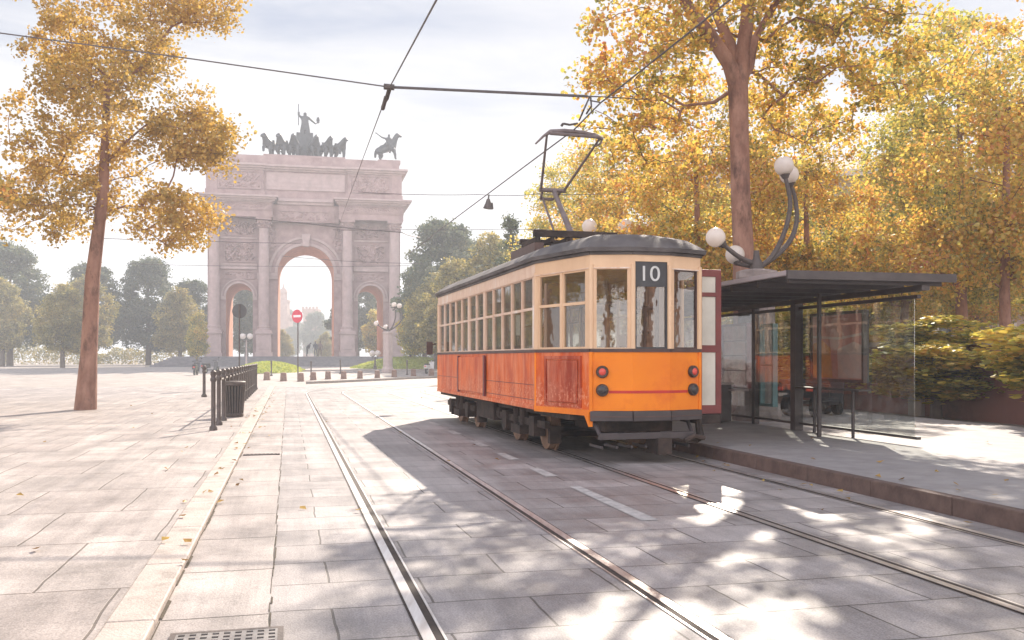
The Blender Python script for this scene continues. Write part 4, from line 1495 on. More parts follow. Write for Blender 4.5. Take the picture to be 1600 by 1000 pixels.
A_T = R(14.9)
tram = thing('tram', 'old orange and cream single deck tram numbered 10 with its pantograph raised', 'tram', (1.478, 13.903, 0), A_T)
HWD, TL = 1.18, 7.9
plan = [(-HWD, TL), (-HWD, 0), (-.806, -1.34), (-.27, -1.52), (.27, -1.52), (.806, -1.34), (HWD, 0), (HWD, TL), (.806, TL + 1.34), (.27, TL + 1.52), (-.27, TL + 1.52), (-.806, TL + 1.34)]
ZS, ZBT, ZW0, ZW1, ZR = 0.69, 1.50, 1.545, 2.62, 2.84
NP = len(plan)
def edge(i): return plan[i], plan[(i + 1) % NP]
def along(A, B, t): return (A[0] + (B[0] - A[0]) * t, A[1] + (B[1] - A[1]) * t)
def elen(i):
    A, B = edge(i)
    return math.hypot(B[0] - A[0], B[1] - A[1])
FRONT = {2, 3, 4}
# lower body
for i in (0, 6):
    MB().wall(*edge(i), ZS, ZBT, 0.05).build('side_panel', M['t_red'], tram)
for grp in ((1,), (5,), (7,), (8, 9, 10), (11,)):
    if grp == (5,): continue
    lf = MB()
    for i in grp: lf.wall(*edge(i), ZS, ZBT, 0.05)
    lf.build('end_panel', M['t_red'], tram)
fp = MB()
for i in FRONT:
    fp.wall(*edge(i), 0.715, ZBT, 0.05)
fp.build('front_panel', M['t_orange'], tram)
# raised access panels and narrow orange corner strips
def panel_on(i, t0, t1, z0, z1, m, name, off=0.022, bev=0.012):
    A, B = edge(i)
    bb = MB().wall(along(A, B, t0), along(A, B, t1), z0, z1, 0.03, off)
    return bb.build(name, m, tram, bevel=bev)
def rim_on(i, t0, t1, z0, z1, wdt, m, name, off=0.035):
    A, B = edge(i)
    Ld = elen(i)
    d = wdt / Ld
    bb = MB()
    bb.wall(along(A, B, t0), along(A, B, t0 + d), z0, z1, 0.04, off)
    bb.wall(along(A, B, t1 - d), along(A, B, t1), z0, z1, 0.04, off)
    bb.wall(along(A, B, t0 + d), along(A, B, t1 - d), z1 - wdt, z1, 0.04, off - .001)
    bb.wall(along(A, B, t0 + d), along(A, B, t1 - d), z0, z0 + wdt, 0.04, off - .001)
    return bb.build(name, m, tram)
pn = panel_on(1, 0.26, 0.80, 0.80, 1.39, M['t_panel'], 'access_panel', 0.03, 0.025)
pn['label'] = 'rusty red access panel below the two corner windows'
rim_on(1, 0.20, 0.86, 0.745, 1.45, 0.045, M['t_panel'], 'panel_frame', .022)
panel_on(0, 0.315, 0.60, 0.78, 1.44, M['t_red'], 'access_panel', 0.045, 0.02)
b = MB()
A, B = edge(0)
for t in (0.315, 0.605):
    b.wall(along(A, B, t - .006), along(A, B, t + .006), 0.74, 1.47, .03, .052)
b.wall(A, B, 1.02, 1.028, .03, .006)
b.wall(along(A, B, 0.61), B, 0.80, 0.808, .03, .008)
b.build('panel_seam', M['t_door'], tram)
# bottom sill
for i in (0, 6): MB().wall(*edge(i), 0.665, 0.735, 0.06, 0.02).build('sill', M['t_red'], tram)
b = MB()
A, B = edge(1)
b.wall(A, B, 0.645, 0.725, .06, .018)
# the little bracket that drops beside the bumper
q0, q1 = along(A, B, .90), along(A, B, .995)
b.add([(q0[0] - .02, q0[1], .70), (q1[0] - .02, q1[1], .70), (q1[0] - .02, q1[1], .50), (q0[0] + .04, q0[1], .70), (q1[0] + .04, q1[1], .70), (q1[0] + .04, q1[1], .50)],
      [(0, 1, 2), (3, 5, 4), (0, 3, 4, 1), (1, 4, 5, 2), (2, 5, 3, 0)])
b.build('sill', M['t_orange'], tram)
# corner strips
for k, (x, y) in enumerate(plan):
    if k not in (3, 4, 9, 10):
        MB().lathe([(.03, ZS + .01), (.03, ZBT)], 8, (x * .985, y)).build('corner_strip', M['t_orange'], tram, smooth=50)
    MB().lathe([(.035, ZW0), (.035, ZW1 + .05)], 8, (x * .983, y)).build('corner_post', M['t_cream'], tram, smooth=50)
b = MB()
for i in range(NP): b.wall(*edge(i), ZBT, ZW0, 0.06, 0.016)
b.build('belt', M['t_belt'], tram)
# bumper
for grp in ((2, 3, 4), (8, 9, 10)):
    b = MB()
    for i in grp: b.wall(*edge(i), 0.575, 0.712, 0.08, 0.035)
    b.build('bumper', M['t_bumper'], tram, bevel=.01)
b = MB()
for i in FRONT: b.wall(*edge(i), 0.63, 0.645, 0.02, 0.04)
b.build('bumper_moulding', M['t_belt'], tram)
# upper band
for i in (0, 6): MB().wall(*edge(i), ZW1, ZR, 0.05).build('letter_board', M['t_creamside'], tram)
for grp in ((1, 2, 3, 4, 5), (7, 8, 9, 10, 11)):
    b = MB()
    for i in grp:
        A, B = edge(i)
        b.wall(A, B, 2.712 if i in (3, 9) else ZW1, ZR, 0.05, 0.001)
        if i in (3, 9):
            b.wall(A, along(A, B, .07), ZW1, 2.711, .05)
            b.wall(along(A, B, .93), B, ZW1, 2.711, .05)
    b.build('letter_board', M['t_cream'], tram)
b = MB()
for i in range(NP):
    b.wall(*edge(i), ZW1 - .004, ZW1 + .012, .03, .014) if i not in (3, 9) else None
b.build('drip_rail', M['t_creamside'], tram)

def win(i, t0, t1, z0, z1, transom, m_fr, m_gl, fr=0.028, extra=None, inset=0.018, notes=None):
    """one glazed window: sash as the part, its pane below it"""
    A, B = edge(i)
    Ld = elen(i)
    d = fr / Ld
    s_ = MB()
    s_.wall(along(A, B, t0), along(A, B, t0 + d), z0, z1, .035, -inset + .012)
    s_.wall(along(A, B, t1 - d), along(A, B, t1), z0, z1, .035, -inset + .012)
    s_.wall(along(A, B, t0 + d), along(A, B, t1 - d), z1 - fr, z1, .035, -inset + .011)
    s_.wall(along(A, B, t0 + d), along(A, B, t1 - d), z0, z0 + fr, .035, -inset + .011)
    if transom: s_.wall(along(A, B, t0 + d), along(A, B, t1 - d), transom - .02, transom + .02, .04, -inset + .014)
    sash = s_.build('window', m_fr, tram)
    g = MB().wall(along(A, B, t0 + d * .6), along(A, B, t1 - d * .6), z0 + fr * .6, z1 - fr * .6, .005, -inset - .012)
    g.build('pane', m_gl, sash)
    return sash
# side windows: twelve, with two wider pillars
for i in (0, 6):
    n = 12
    Ld = elen(i)
    pil = MB()
    A, B = edge(i)
    cuts = [0.06 / Ld]
    t = 0.14 / Ld
    spans = []
    wd_ = [0.03] * 13
    thick = (5, 7) if i == 6 else (5, 7)
    order = range(n)
    tot = Ld - 0.28
    gaps = [0.045] * (n - 1)
    # counted from the front end of the left side
    for g_ in ((n - 5 - 1), (n - 7 - 1)): gaps[g_ if i == 0 else n - 2 - g_] = 0.13
    ww = (tot - sum(gaps)) / n
    x = 0.14
    pil.wall(A, along(A, B, x / Ld), ZW0, ZW1, .05)
    for k in range(n):
        spans.append((x / Ld, (x + ww) / Ld))
        x += ww
        if k < n - 1:
            pil.wall(along(A, B, x / Ld), along(A, B, (x + gaps[k]) / Ld), ZW0, ZW1, .05)
            x += gaps[k]
    pil.wall(along(A, B, x / Ld), B, ZW0, ZW1, .05)
    pil.build('window_pillar', M['t_creamside'], tram)
    for k, (t0, t1) in enumerate(spans):
        sh = win(i, t0, t1, ZW0, ZW1, 2.15, M['t_creamside'], M['glassdirty'], fr=.02)
        if i == 0 and k in (9, 10):      # paper notices stuck inside two of the near windows
            A, B = edge(i)
            a0, a1 = (t0 + .2 * (t1 - t0), t0 + .62 * (t1 - t0)) if k == 10 else (t0 + .55 * (t1 - t0), t0 + .9 * (t1 - t0))
            MB().wall(along(A, B, a0), along(A, B, a1), 1.78 if k == 10 else 1.86, 2.10, .004, -.045).build('notice', M['paper'], sh)
for i in (1, 5, 7, 11):                  # bevelled corners: two windows each, except the open doorway
    if i == 5: continue
    A, B = edge(i)
    pil = MB()
    pil.wall(A, along(A, B, .07), ZW0, ZW1, .05)
    pil.wall(along(A, B, .485), along(A, B, .515), ZW0, ZW1, .05)
    pil.wall(along(A, B, .93), B, ZW0, ZW1, .05)
    pil.build('window_pillar', M['t_cream'], tram)
    win(i, .07, .485, ZW0, ZW1, 2.165, M['t_cream'], M['glass'])
    win(i, .515, .93, ZW0, ZW1, 2.165, M['t_cream'], M['glass'])
for i in (2, 4, 8, 10):
    A, B = edge(i)
    pil = MB()
    pil.wall(A, along(A, B, .13), ZW0, ZW1, .05)
    pil.wall(along(A, B, .90), B, ZW0, ZW1, .05)
    pil.build('window_pillar', M['t_cream'], tram)
    win(i, .13, .90, ZW0, ZW1, None, M['t_belt'] if i == 4 else M['t_cream'], M['glass'], fr=.014 if i == 2 else .02)
for i in (3, 9):
    win(i, .07, .93, ZW0, 2.40, None, M['t_sign'], M['glass'], fr=.022)
    A, B = edge(i)
    sg = MB().wall(along(A, B, .07), along(A, B, .93), 2.40, 2.711, .06, -.012).build('destination_sign', M['t_sign'], tram)
    if i == 3:
        for ch, x in (('1', -.105), ('0', .055)):
            fc = bpy.data.curves.new('digit', 'FONT')
            fc.body = ch
            fc.size = .29
            fc.extrude = .003
            fc.align_x = 'CENTER'
            tmp = bpy.data.objects.new('digit_tmp', fc)
            COL.objects.link(tmp)
            bpy.context.view_layer.update()
            me = bpy.data.meshes.new_from_object(tmp.evaluated_get(bpy.context.evaluated_depsgraph_get()))
            bpy.data.objects.remove(tmp)
            me.materials.clear()
            me.materials.append(M['t_digit'])
            dg_ = bpy.data.objects.new('digit', me)
            COL.objects.link(dg_)
            dg_.parent = sg
            dg_.location = (x, A[1] + .009, 2.455)
            dg_.rotation_euler = (R(90), 0, 0)
            dg_.scale = (1.12, 1, 1)
    b = MB()                              # inner sliding frame behind the glass
    y = A[1] + (.20 if i == 3 else -.2)
    b.box(-.20, -.15, y, y + .04, 1.0, 2.40).box(.15, .20, y, y + .04, 1.0, 2.40).box(-.15, .15, y, y + .04, 2.08, 2.13).box(-.02, .02, y, y + .04, 1.0, 2.08)
    b.build('inner_partition', M['t_belt'], tram)
# lamps on the front
def lamp(i, t, z, lit):
    A, B = edge(i)
    Ld = elen(i)
    ux, uy = (B[0] - A[0]) / Ld, (B[1] - A[1]) / Ld
    nx, ny = uy, -ux
    p = along(A, B, t)
    b = MB()
    b.tube([(p[0] - nx * .02, p[1] - ny * .02, z), (p[0] + nx * .035, p[1] + ny * .035, z), (p[0] + nx * .05, p[1] + ny * .05, z)], [.084, .084, .072], 24)
    o = b.build('tail_lamp' if lit else 'headlight', M['t_rim'], tram, smooth=40)
    c = MB()
    c.tube([(p[0] + nx * .045, p[1] + ny * .045, z), (p[0] + nx * .056, p[1] + ny * .056, z), (p[0] + nx * .068, p[1] + ny * .068, z)], [.05 if lit else .062, .046 if lit else .055, .02], 20)
    c.build('lens', M['t_lens'] if lit else M['t_lensdark'], o, smooth=60)
for z, lit in ((1.235, True), (0.99, False)):
    lamp(2, .285, z, lit)
    lamp(4, .73, z, lit)
b = MB()
A, B = edge(2)
b.wall(along(A, B, .44), B, .948, .984, .01, .004)
b.wall(*edge(3), .948, .984, .01, .004)
A, B = edge(4)
b.wall(A, along(A, B, .57), .948, .984, .01, .004)
b.build('red_stripe', M['t_stripe'], tram)

# roof
def ring(inset, z, out=0):
    r = []
    for x, y in plan:
        k = 1 - inset
        xx = x * k
        yc = TL / 2
        hy = abs(y - yc)
        yy = yc + math.copysign(max(0.3, hy - inset * HWD * 1.25), y - yc)
        n = math.hypot(xx, .001)
        xx += math.copysign(out, xx)
        yy += math.copysign(out, y - yc) * (1 if not (0 <= y <= TL) else .5)
        r.append((xx, yy, z))
    return r
b = MB()
rings = [ring(0, 2.842, -.03), ring(0, 2.842, .055), ring(0, 2.895, .065), ring(0, 2.92, .03), ring(.04, 2.98), ring(.14, 3.06), ring(.32, 3.135), ring(.6, 3.185), ring(.96, 3.20)]
for r_ in rings: b.v += r_
for j in range(len(rings) - 1):
    for k in range(NP):
        b.f.append((j * NP + k, j * NP + (k + 1) % NP, (j + 1) * NP + (k + 1) % NP, (j + 1) * NP + k))
b.f.append(tuple(range((len(rings) - 1) * NP, len(rings) * NP)))
roof = b.build('roof', M['t_roof'], tram, smooth=22)
b = MB()
for i in range(NP): b.wall(*edge(i), 2.80, 2.84, .03, .02)
b.build('gutter', M['t_roof'], tram)
# roof equipment: resistor boards and the base of the pantograph
b = MB()
for k in range(4):
    b.box(-.78 + k * .5, -.62 + k * .5, 1.4, 2.9, 3.14, 3.30)
b.build('roof_rack', M['t_belt'], tram)
b = MB()
b.box(-.74, .72, 1.55, 1.64, 3.42, 3.53).box(-.72, .70, 2.46, 2.55, 3.40, 3.49)
for k in range(6): b.box(-.70 + k * .26, -.64 + k * .26, 1.58, 2.50, 3.34, 3.42)
for x in (-.66, -.1, .5):
    for y in (1.58, 2.5): b.tube([(x, y, 3.12), (x, y, 3.42)], .035, 7)
b.build('roof_platform', M['t_under'], tram, bevel=.006)
b = MB()                                  # pantograph, single folded arm with a bow collector
kn = (2.9, 4.44)
b.tube([(.05, 1.95, 3.50), (.02, kn[0], kn[1])], [.055, .042], 8)
b.tube([(-.17, 2.15, 3.48), (-.14, kn[0] + .18, kn[1] - .10)], .022, 6)
pant = b.build('pantograph', M['panto'], tram, smooth=50)
b = MB()
b.tube([(-.25, kn[0], kn[1]), (.24, kn[0], kn[1])], .04, 8)
b.tube([(-.18, kn[0] + .18, kn[1] - .13), (.06, kn[0] + .18, kn[1] - .13)], .03, 6)
b.tube([(-.18, kn[0], kn[1]), (-.18, kn[0] + .18, kn[1] - .13)], .022, 6)
b.tube([(.18, kn[0], kn[1]), (.06, kn[0] + .18, kn[1] - .13)], .022, 6)
b.build('knuckle', M['panto'], pant, smooth=50)
b = MB()
b.tube([(-.22, kn[0], kn[1]), (-.45, 1.78, 5.16)], [.026, .02], 7)
b.tube([(.21, kn[0], kn[1]), (.48, 1.78, 5.14)], [.026, .02], 7)
b.build('upper_frame', M['panto'], pant, smooth=50)
b = MB()
b.tube([(-.66, 1.75, 4.98), (-.52, 1.75, 5.12), (-.40, 1.75, 5.20), (-.15, 1.75, 5.225), (.15, 1.75, 5.22), (.38, 1.75, 5.19), (.53, 1.75, 5.13)], [.016, .022, .04, .042, .042, .04, .03], 8)
b.tube([(-.42, 1.70, 5.16), (.44, 1.70, 5.15)], .03, 7)
b.tube([(.52, 1.75, 5.14), (.50, 1.78, 5.06), (.42, 1.80, 5.02)], .02, 6)
b.build('collector_bow', M['panto'], pant, smooth=50)

# bogies and underframe
def bogie(y0, y1):
    bg_ = MB()
    ym = (y0 + y1) / 2
    for sx in (-1, 1):
        bg_.box(sx * .93 - .04, sx * .93 + .04, y0 - .55, y1 + .55, .36, .47)
        for y in (y0, y1): bg_.box(sx * .93 - .09, sx * .93 + .09, y - .14, y + .14, .22, .52)
        bg_.box(sx * .95 - .10, sx * .95 + .10, ym - .28, ym + .28, .20, .34)
        bg_.tube([(sx * .95, ym - .2, .34), (sx * .95, ym - .2, .60)], .08, 10).tube([(sx * .95, ym + .2, .34), (sx * .95, ym + .2, .60)], .08, 10)
        for y in (y0 - .5, y1 + .5):
            bg_.box(sx * .80 - .09, sx * .80 + .09, y - .06, y + .06, .14, .40)
    bg_.box(-.9, .9, ym - .2, ym + .2, .34, .52)
    bg_.box(-.55, .55, y0 + .35, y1 - .35, .16, .40)
    o = bg_.build('bogie', M['t_under'], tram)
    for y in (y0, y1):
        for sx in (-1, 1):
            c = MB()
            c.tube([(sx * .655, y, .335), (sx * .685, y, .335)], .365, 28)
            c.tube([(sx * .685, y, .335), (sx * .79, y, .335)], [.335, .325], 28)
            c.tube([(sx * .79, y, .335), (sx * .82, y, .335)], [.25, .10], 20)
            c.tube([(sx * .80, y, .335), (sx * .90, y, .335)], .075, 12)
            c.build('wheel', M['t_wheel'], o, smooth=35)
        MB().tube([(-.66, y, .335), (.66, y, .335)], .06, 10).build('axle', M['t_under'], o)
bogie(.75, 2.45)
bogie(5.55, 7.25)
b = MB()
b.box(-.95, .95, -.9, TL + .9, .56, .68)
b.box(-1.02, -.55, 3.2, 4.6, .30, .62).box(.45, 1.0, 3.4, 4.9, .28, .62)
b.tube([(-.85, 2.95, .45), (-.85, 3.15, .45)], .14, 14).tube([(-.6, 4.75, .50), (-.6, 5.2, .50)], .12, 12)
b.box(-.5, .5, -1.1, .2, .40, .58)
b.build('underframe', M['t_under'], tram, bevel=.01)
b = MB()
b.box(-1.0, -.72, 3.25, 3.65, .42, .60).box(-1.0, -.86, 3.75, 4.1, .36, .52)
b.build('equipment_box', M['t_wheel'], tram, bevel=.02)
b = MB()                                  # life guard under the front
b.box(-.72, .66, -1.47, -1.40, .33, .42)
b.tube([(-.7, -1.42, .40), (-.72, -1.2, .60)], .03, 6).tube([(.64, -1.42, .40), (.66, -1.2, .60)], .03, 6)
for k in range(7): b.box(-.66 + k * .21, -.63 + k * .21, -1.38, -.9, .20, .24)
b.build('lifeguard', M['t_bumper'], tram, bevel=.008)
b = MB()
b.box(.10, .30, -1.52, -1.1, .12, .34).tube([(.5, -1.50, .30), (.62, -1.52, .36), (.78, -1.48, .33), (.72, -1.40, .29), (.5, -1.50, .30)], .035, 7)
b.tube([(.80, -1.28, .60), (.82, -1.30, .30)], .05, 8).tube([(.84, -1.2, .62), (.9, -1.22, .34)], .025, 6)
b.build('coupler', M['t_under'], tram)

# inside the saloon
b = MB()
b.prism([(x * .95, y if 0 <= y <= TL else (y * .95 if y < 0 else TL + (y - TL) * .95)) for x, y in plan][::-1], .80, .86)
b.build('saloon_floor', M['t_wood'], tram)
b = MB()
b.prism([(x * .95, y if 0 <= y <= TL else (y * .95 if y < 0 else TL + (y - TL) * .95)) for x, y in plan][::-1], 2.78, 2.80)
b.build('saloon_ceiling', M['t_creamside'], tram)
b = MB()
for sx in (-1, 1):
    b.box(sx * .9 - .2, sx * .9 + .2, .4, TL - .4, 1.20, 1.25).box(sx * 1.08 - .02, sx * 1.08 + .02, .4, TL - .4, 1.25, 1.62)
    for k in range(8): b.box(sx * .9 - .18, sx * .9 + .1, .6 + k * .95, .64 + k * .95, .86, 1.2)
b.build('bench', M['t_wood'], tram)
b = MB()
for sx in (-1, 1):
    for k in range(6): b.tube([(sx * .62, .3 + k * 1.45, .86), (sx * .62, .3 + k * 1.45, 2.78)], .018, 6)
    b.tube([(sx * .55, .2, 2.35), (sx * .55, TL - .2, 2.35)], .014, 6)
b.build('grab_rail', M['pole'], tram)
b = MB()
b.box(-.18, .35, -1.05, -.80, .86, 1.75).tube([(.0, -1.1, 1.78), (.18, -1.15, 1.8)], .025, 6)
b.build('driver_console', M['t_inner'], tram, bevel=.02)
b = MB()
for k in range(3): b.tube([(.55 + k * .13, -.95 + k * .3, .9), (.55 + k * .13, -.95 + k * .3, 2.45)], .022, 8)
b.build('door_handrail', M['t_creamside'], tram)
b = MB()
b.box(-1.1, -.75, -.25, -.2, .86, 2.5).box(.7, 1.05, .2, .25, .86, 2.5)
b.build('bulkhead', M['t_inner'], tram)
# door leaf folded out on the platform side
def leaf(x0, x1, y):
    b = MB()
    for za, zb in ((.64, .76), (1.50, 1.60), (2.28, 2.34), (2.56, 2.66)): b.box(x0, x1, y, y + .04, za, zb)
    b.box(x0, x0 + .045, y + .001, y + .041, .64, 2.66).box(x1 - .085, x1, y + .001, y + .041, .64, 2.66)
    d = b.build('door', M['t_door'], tram, bevel=.006)
    for za, zb in ((.75, 1.51), (1.59, 2.29), (2.33, 2.57)):
        MB().box(x0 + .04, x1 - .08, y + .016, y + .024, za, zb).build('door_pane', M['frost'], d)
    return d
leaf(.86, 1.20, -1.20)
MB().box(.84, 1.18, -1.22, -.6, .50, .63).build('door_step', M['t_under'], tram, bevel=.01)
b = MB()                                  # rear view mirror on the far end
b.tube([(-1.2, TL + .1, 1.75), (-1.36, TL + .05, 1.72)], .015, 6)
b.box(-1.44, -1.30, TL, TL + .05, 1.50, 1.80)
b.build('mirror', M['t_belt'], tram, bevel=.01)

# ------------------------------------------------------------------ tram stop shelter
M['sh_dark'] = mat('shelter steel', (0.055, 0.045, 0.045), (0.085, 0.07, 0.068), 5, 0.5)
M['sh_edge'] = mat('shelter fascia', (0.42, 0.36, 0.36), (0.36, 0.31, 0.31), 6, 0.4)
M['sh_glass'] = glassmat('shelter glass', (0.90, 0.93, 0.92), refl=0.12, dirt=0.06, dirtcol=(.5, .5, .48))
def poster(name, cols, sc, rot=0.3):
    m, t, out = newmat(name)
    lk = t.links.new
    p = N(t, 'ShaderNodeBsdfPrincipled')
    p.inputs['Roughness'].default_value = .35
    lk(p.outputs[0], out.inputs[0])
    co = N(t, 'ShaderNodeTexCoord')
    n = N(t, 'ShaderNodeTexNoise')
    n.inputs['Scale'].default_value = sc
    n.inputs['Detail'].default_value = 4
    n.inputs['Distortion'].default_value = 1.2
    lk(co.outputs['Object'], n.inputs['Vector'])
    r = N(t, 'ShaderNodeValToRGB')
    while len(r.color_ramp.elements) < len(cols): r.color_ramp.elements.new(.5)
    for i, c in enumerate(cols):
        r.color_ramp.elements[i].position = .28 + .44 * i / (len(cols) - 1)
        r.color_ramp.elements[i].color = c4(c)
    lk(n.outputs['Fac'], r.inputs[0])
    lk(r.outputs[0], p.inputs['Base Color'])
    return m
M['post_red'] = poster('red orange poster', [(.70, .25, .22), (.80, .34, .30), (.92, .40, .10), (.80, .48, .46)], .9)
M['post_pink'] = poster('pink poster', [(.66, .26, .25), (.74, .46, .44), (.74, .58, .55)], 1.2)
M['post_teal'] = mat('teal frame', (.16, .33, .36), (.12, .26, .29), 4, .4)
sh = thing('bus_shelter', 'dark steel and glass tram stop shelter with posters on the platform right of the tram', 'shelter', TF(0, 0, ZP), A_TR)
# local x = across, y = along the street, z from the platform
b = MB()
b.box(6.52, 9.0, 11.2, 20.5, 2.35, 2.40)
rf = b.build('roof', M['sh_dark'], sh)
b = MB()
for k in range(12): b.box(6.56, 8.95, 11.3 + k * .82, 11.36 + k * .82, 2.27, 2.35)
b.box(8.55, 8.68, 11.2, 20.5, 2.20, 2.27)
b.build('roof_beam', M['sh_dark'], rf)
b = MB()
b.box(6.44, 6.518, 11.16, 20.54, 2.36, 2.425)
b.build('fascia', M['sh_edge'], rf)
b = MB().box(6.44, 9.05, 11.12, 11.158, 2.31, 2.425).build('fascia', M['sh_dark'], rf)
b = MB()
b.lathe([(.04, 2.4), (.03, 2.43)], 8, (7.4, 14))
for o_, l_, r_ in ((8.20, 13.2, .028), (8.63, 14.6, .08), (8.70, 16.2, .055), (8.72, 18.0, .05), (8.72, 20.2, .05)):
    MB().box(o_ - r_, o_ + r_, l_ - r_, l_ + r_, 0, 2.28 if r_ > .03 else 2.35).build('post', M['sh_dark'], sh, bevel=.008)
def pane(l0, l1, z0, z1, o0=8.66, m=None, name='glass_panel'):
    return MB().box(o0 - .006, o0 + .006, l0, l1, z0, z1).build(name, m or M['sh_glass'], sh)
pane(14.7, 16.13, .14, 2.10)
pane(16.27, 17.93, .14, 2.10)
pane(18.07, 20.13, .14, 2.10)
pane(11.5, 14.53, .14, 2.10)
for l0, l1 in ((11.4, 14.54), (14.69, 16.14), (16.26, 17.94), (18.06, 20.14)):   # frames of the glazing
    for za, zb in ((.10, .14), (2.10, 2.15)): MB().box(8.63, 8.69, l0, l1, za, zb).build('glazing_bar', M['sh_dark'], sh)
# poster cases
def case(o0, l0, l1, z0, z1, m, lab=None, bars=0, mf=None):
    fr = .05
    c = MB()
    c.box(o0 - .05, o0 + .05, l0, l0 + fr, z0, z1).box(o0 - .05, o0 + .05, l1 - fr, l1, z0, z1)
    c.box(o0 - .05, o0 + .05, l0 + fr, l1 - fr, z0, z0 + fr).box(o0 - .05, o0 + .05, l0 + fr, l1 - fr, z1 - fr, z1)
    for k in range(bars):
        z = z0 + fr + (z1 - z0 - 2 * fr) * (k + 1) / (bars + 1)
        c.box(o0 - .04, o0 + .04, l0 + fr, l1 - fr, z - .012, z + .012)
    cs = c.build('poster_case', mf or M['sh_dark'], sh)
    if lab: cs['label'] = lab
    MB().box(o0 - .02, o0 + .02, l0 + fr - .005, l1 - fr + .005, z0 + fr - .005, z1 - fr + .005).build('poster', m, cs)
    return cs
M['pp1'] = mat('poster coral', (.80, .33, .29), (.74, .28, .25), 2, .35, c3=(.84, .45, .41), sc3=2)
M['pp2'] = mat('poster orange', (.94, .40, .10), (.90, .32, .07), 2, .35)
M['pp3'] = mat('poster pale', (.86, .62, .57), (.80, .54, .50), 2, .35)
cs = case(8.84, 12.9, 14.45, .86, 2.02, M['pp1'], 'coral and orange poster case at the near end')
def flat(pts, m, x=8.816):
    b = MB()
    n = len(pts)
    b.v = [(x, l_, z_) for l_, z_ in pts] + [(x + .003, l_, z_) for l_, z_ in pts]
    b.f = [tuple(range(n)), tuple(range(n, 2 * n))[::-1]] + [(i, (i + 1) % n, n + (i + 1) % n, n + i) for i in range(n)]
    return b.build('poster_print', m, cs)
flat([(14.38, .93), (14.38, 1.50), (14.1, 1.56), (13.86, 1.42), (13.80, .93)], M['pp2'])
flat([(14.38, 1.60), (14.38, 1.64), (13.6, 1.60), (12.98, 1.66), (12.98, 1.62), (13.6, 1.56)], M['pp3'])
flat([(13.62, .93), (13.66, 1.40), (13.2, 1.52), (12.98, 1.46), (12.98, .93)], M['pp3'])
case(8.80, 16.65, 17.75, .66, 1.95, M['post_pink'], 'pink poster case divided by dark bars', 3, M['t_door'])
case(8.78, 15.60, 16.12, .35, 1.9, M['sh_glass'], 'narrow empty teal framed case', 1, M['post_teal'])
b = MB()
b.box(8.30, 8.62, 16.3, 20.0, .62, .66)
for l_ in (16.8, 18.2, 19.6): b.box(8.42, 8.50, l_, l_ + .06, 0, .62)
b.build('bench', M['sh_edge'], sh, bevel=.008)
b = MB()
b.box(8.5, 8.72, 12.6, 14.5, .74, .765).box(8.6, 8.64, 12.9, 12.94, 0, .74).box(8.6, 8.64, 14.0, 14.04, 0, .74)
b.build('leaning_rail', M['sh_dark'], sh, bevel=.006)
# litter cabinet beside the middle post
p = TF(16.75, 8.15, ZP)
cb = thing('litter_bin', 'dark square litter bin with pale lid on the platform inside the shelter', 'bin', p, A_TR)
MB().box(-.22, .22, -.22, .22, .03, .74).build('body', M['sh_dark'], cb, bevel=.015)
MB().box(-.25, .25, -.25, .25, .74, .78).build('lid', M['sh_edge'], cb, bevel=.01)
MB().box(-.232, -.221, -.12, .12, .52, .66).build('opening', M['black'], cb)

# ------------------------------------------------------------------ street lamps with globes
def globe_mat():
    m, t, out = newmat('opal glass globe')
    p = N(t, 'ShaderNodeBsdfPrincipled')
    n = N(t, 'ShaderNodeTexNoise')
    n.inputs['Scale'].default_value = 4
    r = N(t, 'ShaderNodeValToRGB')
    r.color_ramp.elements[0].color = (.80, .74, .70, 1)
    r.color_ramp.elements[1].color = (.86, .80, .76, 1)
    t.links.new(n.outputs['Fac'], r.inputs[0])
    t.links.new(r.outputs[0], p.inputs['Base Color'])
    p.inputs['Roughness'].default_value = .25
    tr = N(t, 'ShaderNodeBsdfTranslucent')
    tr.inputs[0].default_value = (.85, .78, .72, 1)
    x = N(t, 'ShaderNodeMixShader')
    x.inputs[0].default_value = .45
    t.links.new(p.outputs[0], x.inputs[1])
    t.links.new(tr.outputs[0], x.inputs[2])
    t.links.new(x.outputs[0], out.inputs[0])
    return m
M['globe'] = globe_mat()
M['pillar'] = mat('lamp pillar stone', (0.26, 0.21, 0.19), (0.34, 0.28, 0.26), 3, 0.8, bump=.4, c3=(.2, .16, .15), sc3=1.2)
M['pillarpale'] = mat('pale lamp pillar', (0.46, 0.37, 0.34), (0.40, 0.31, 0.29), 3, 0.8, bump=.3)
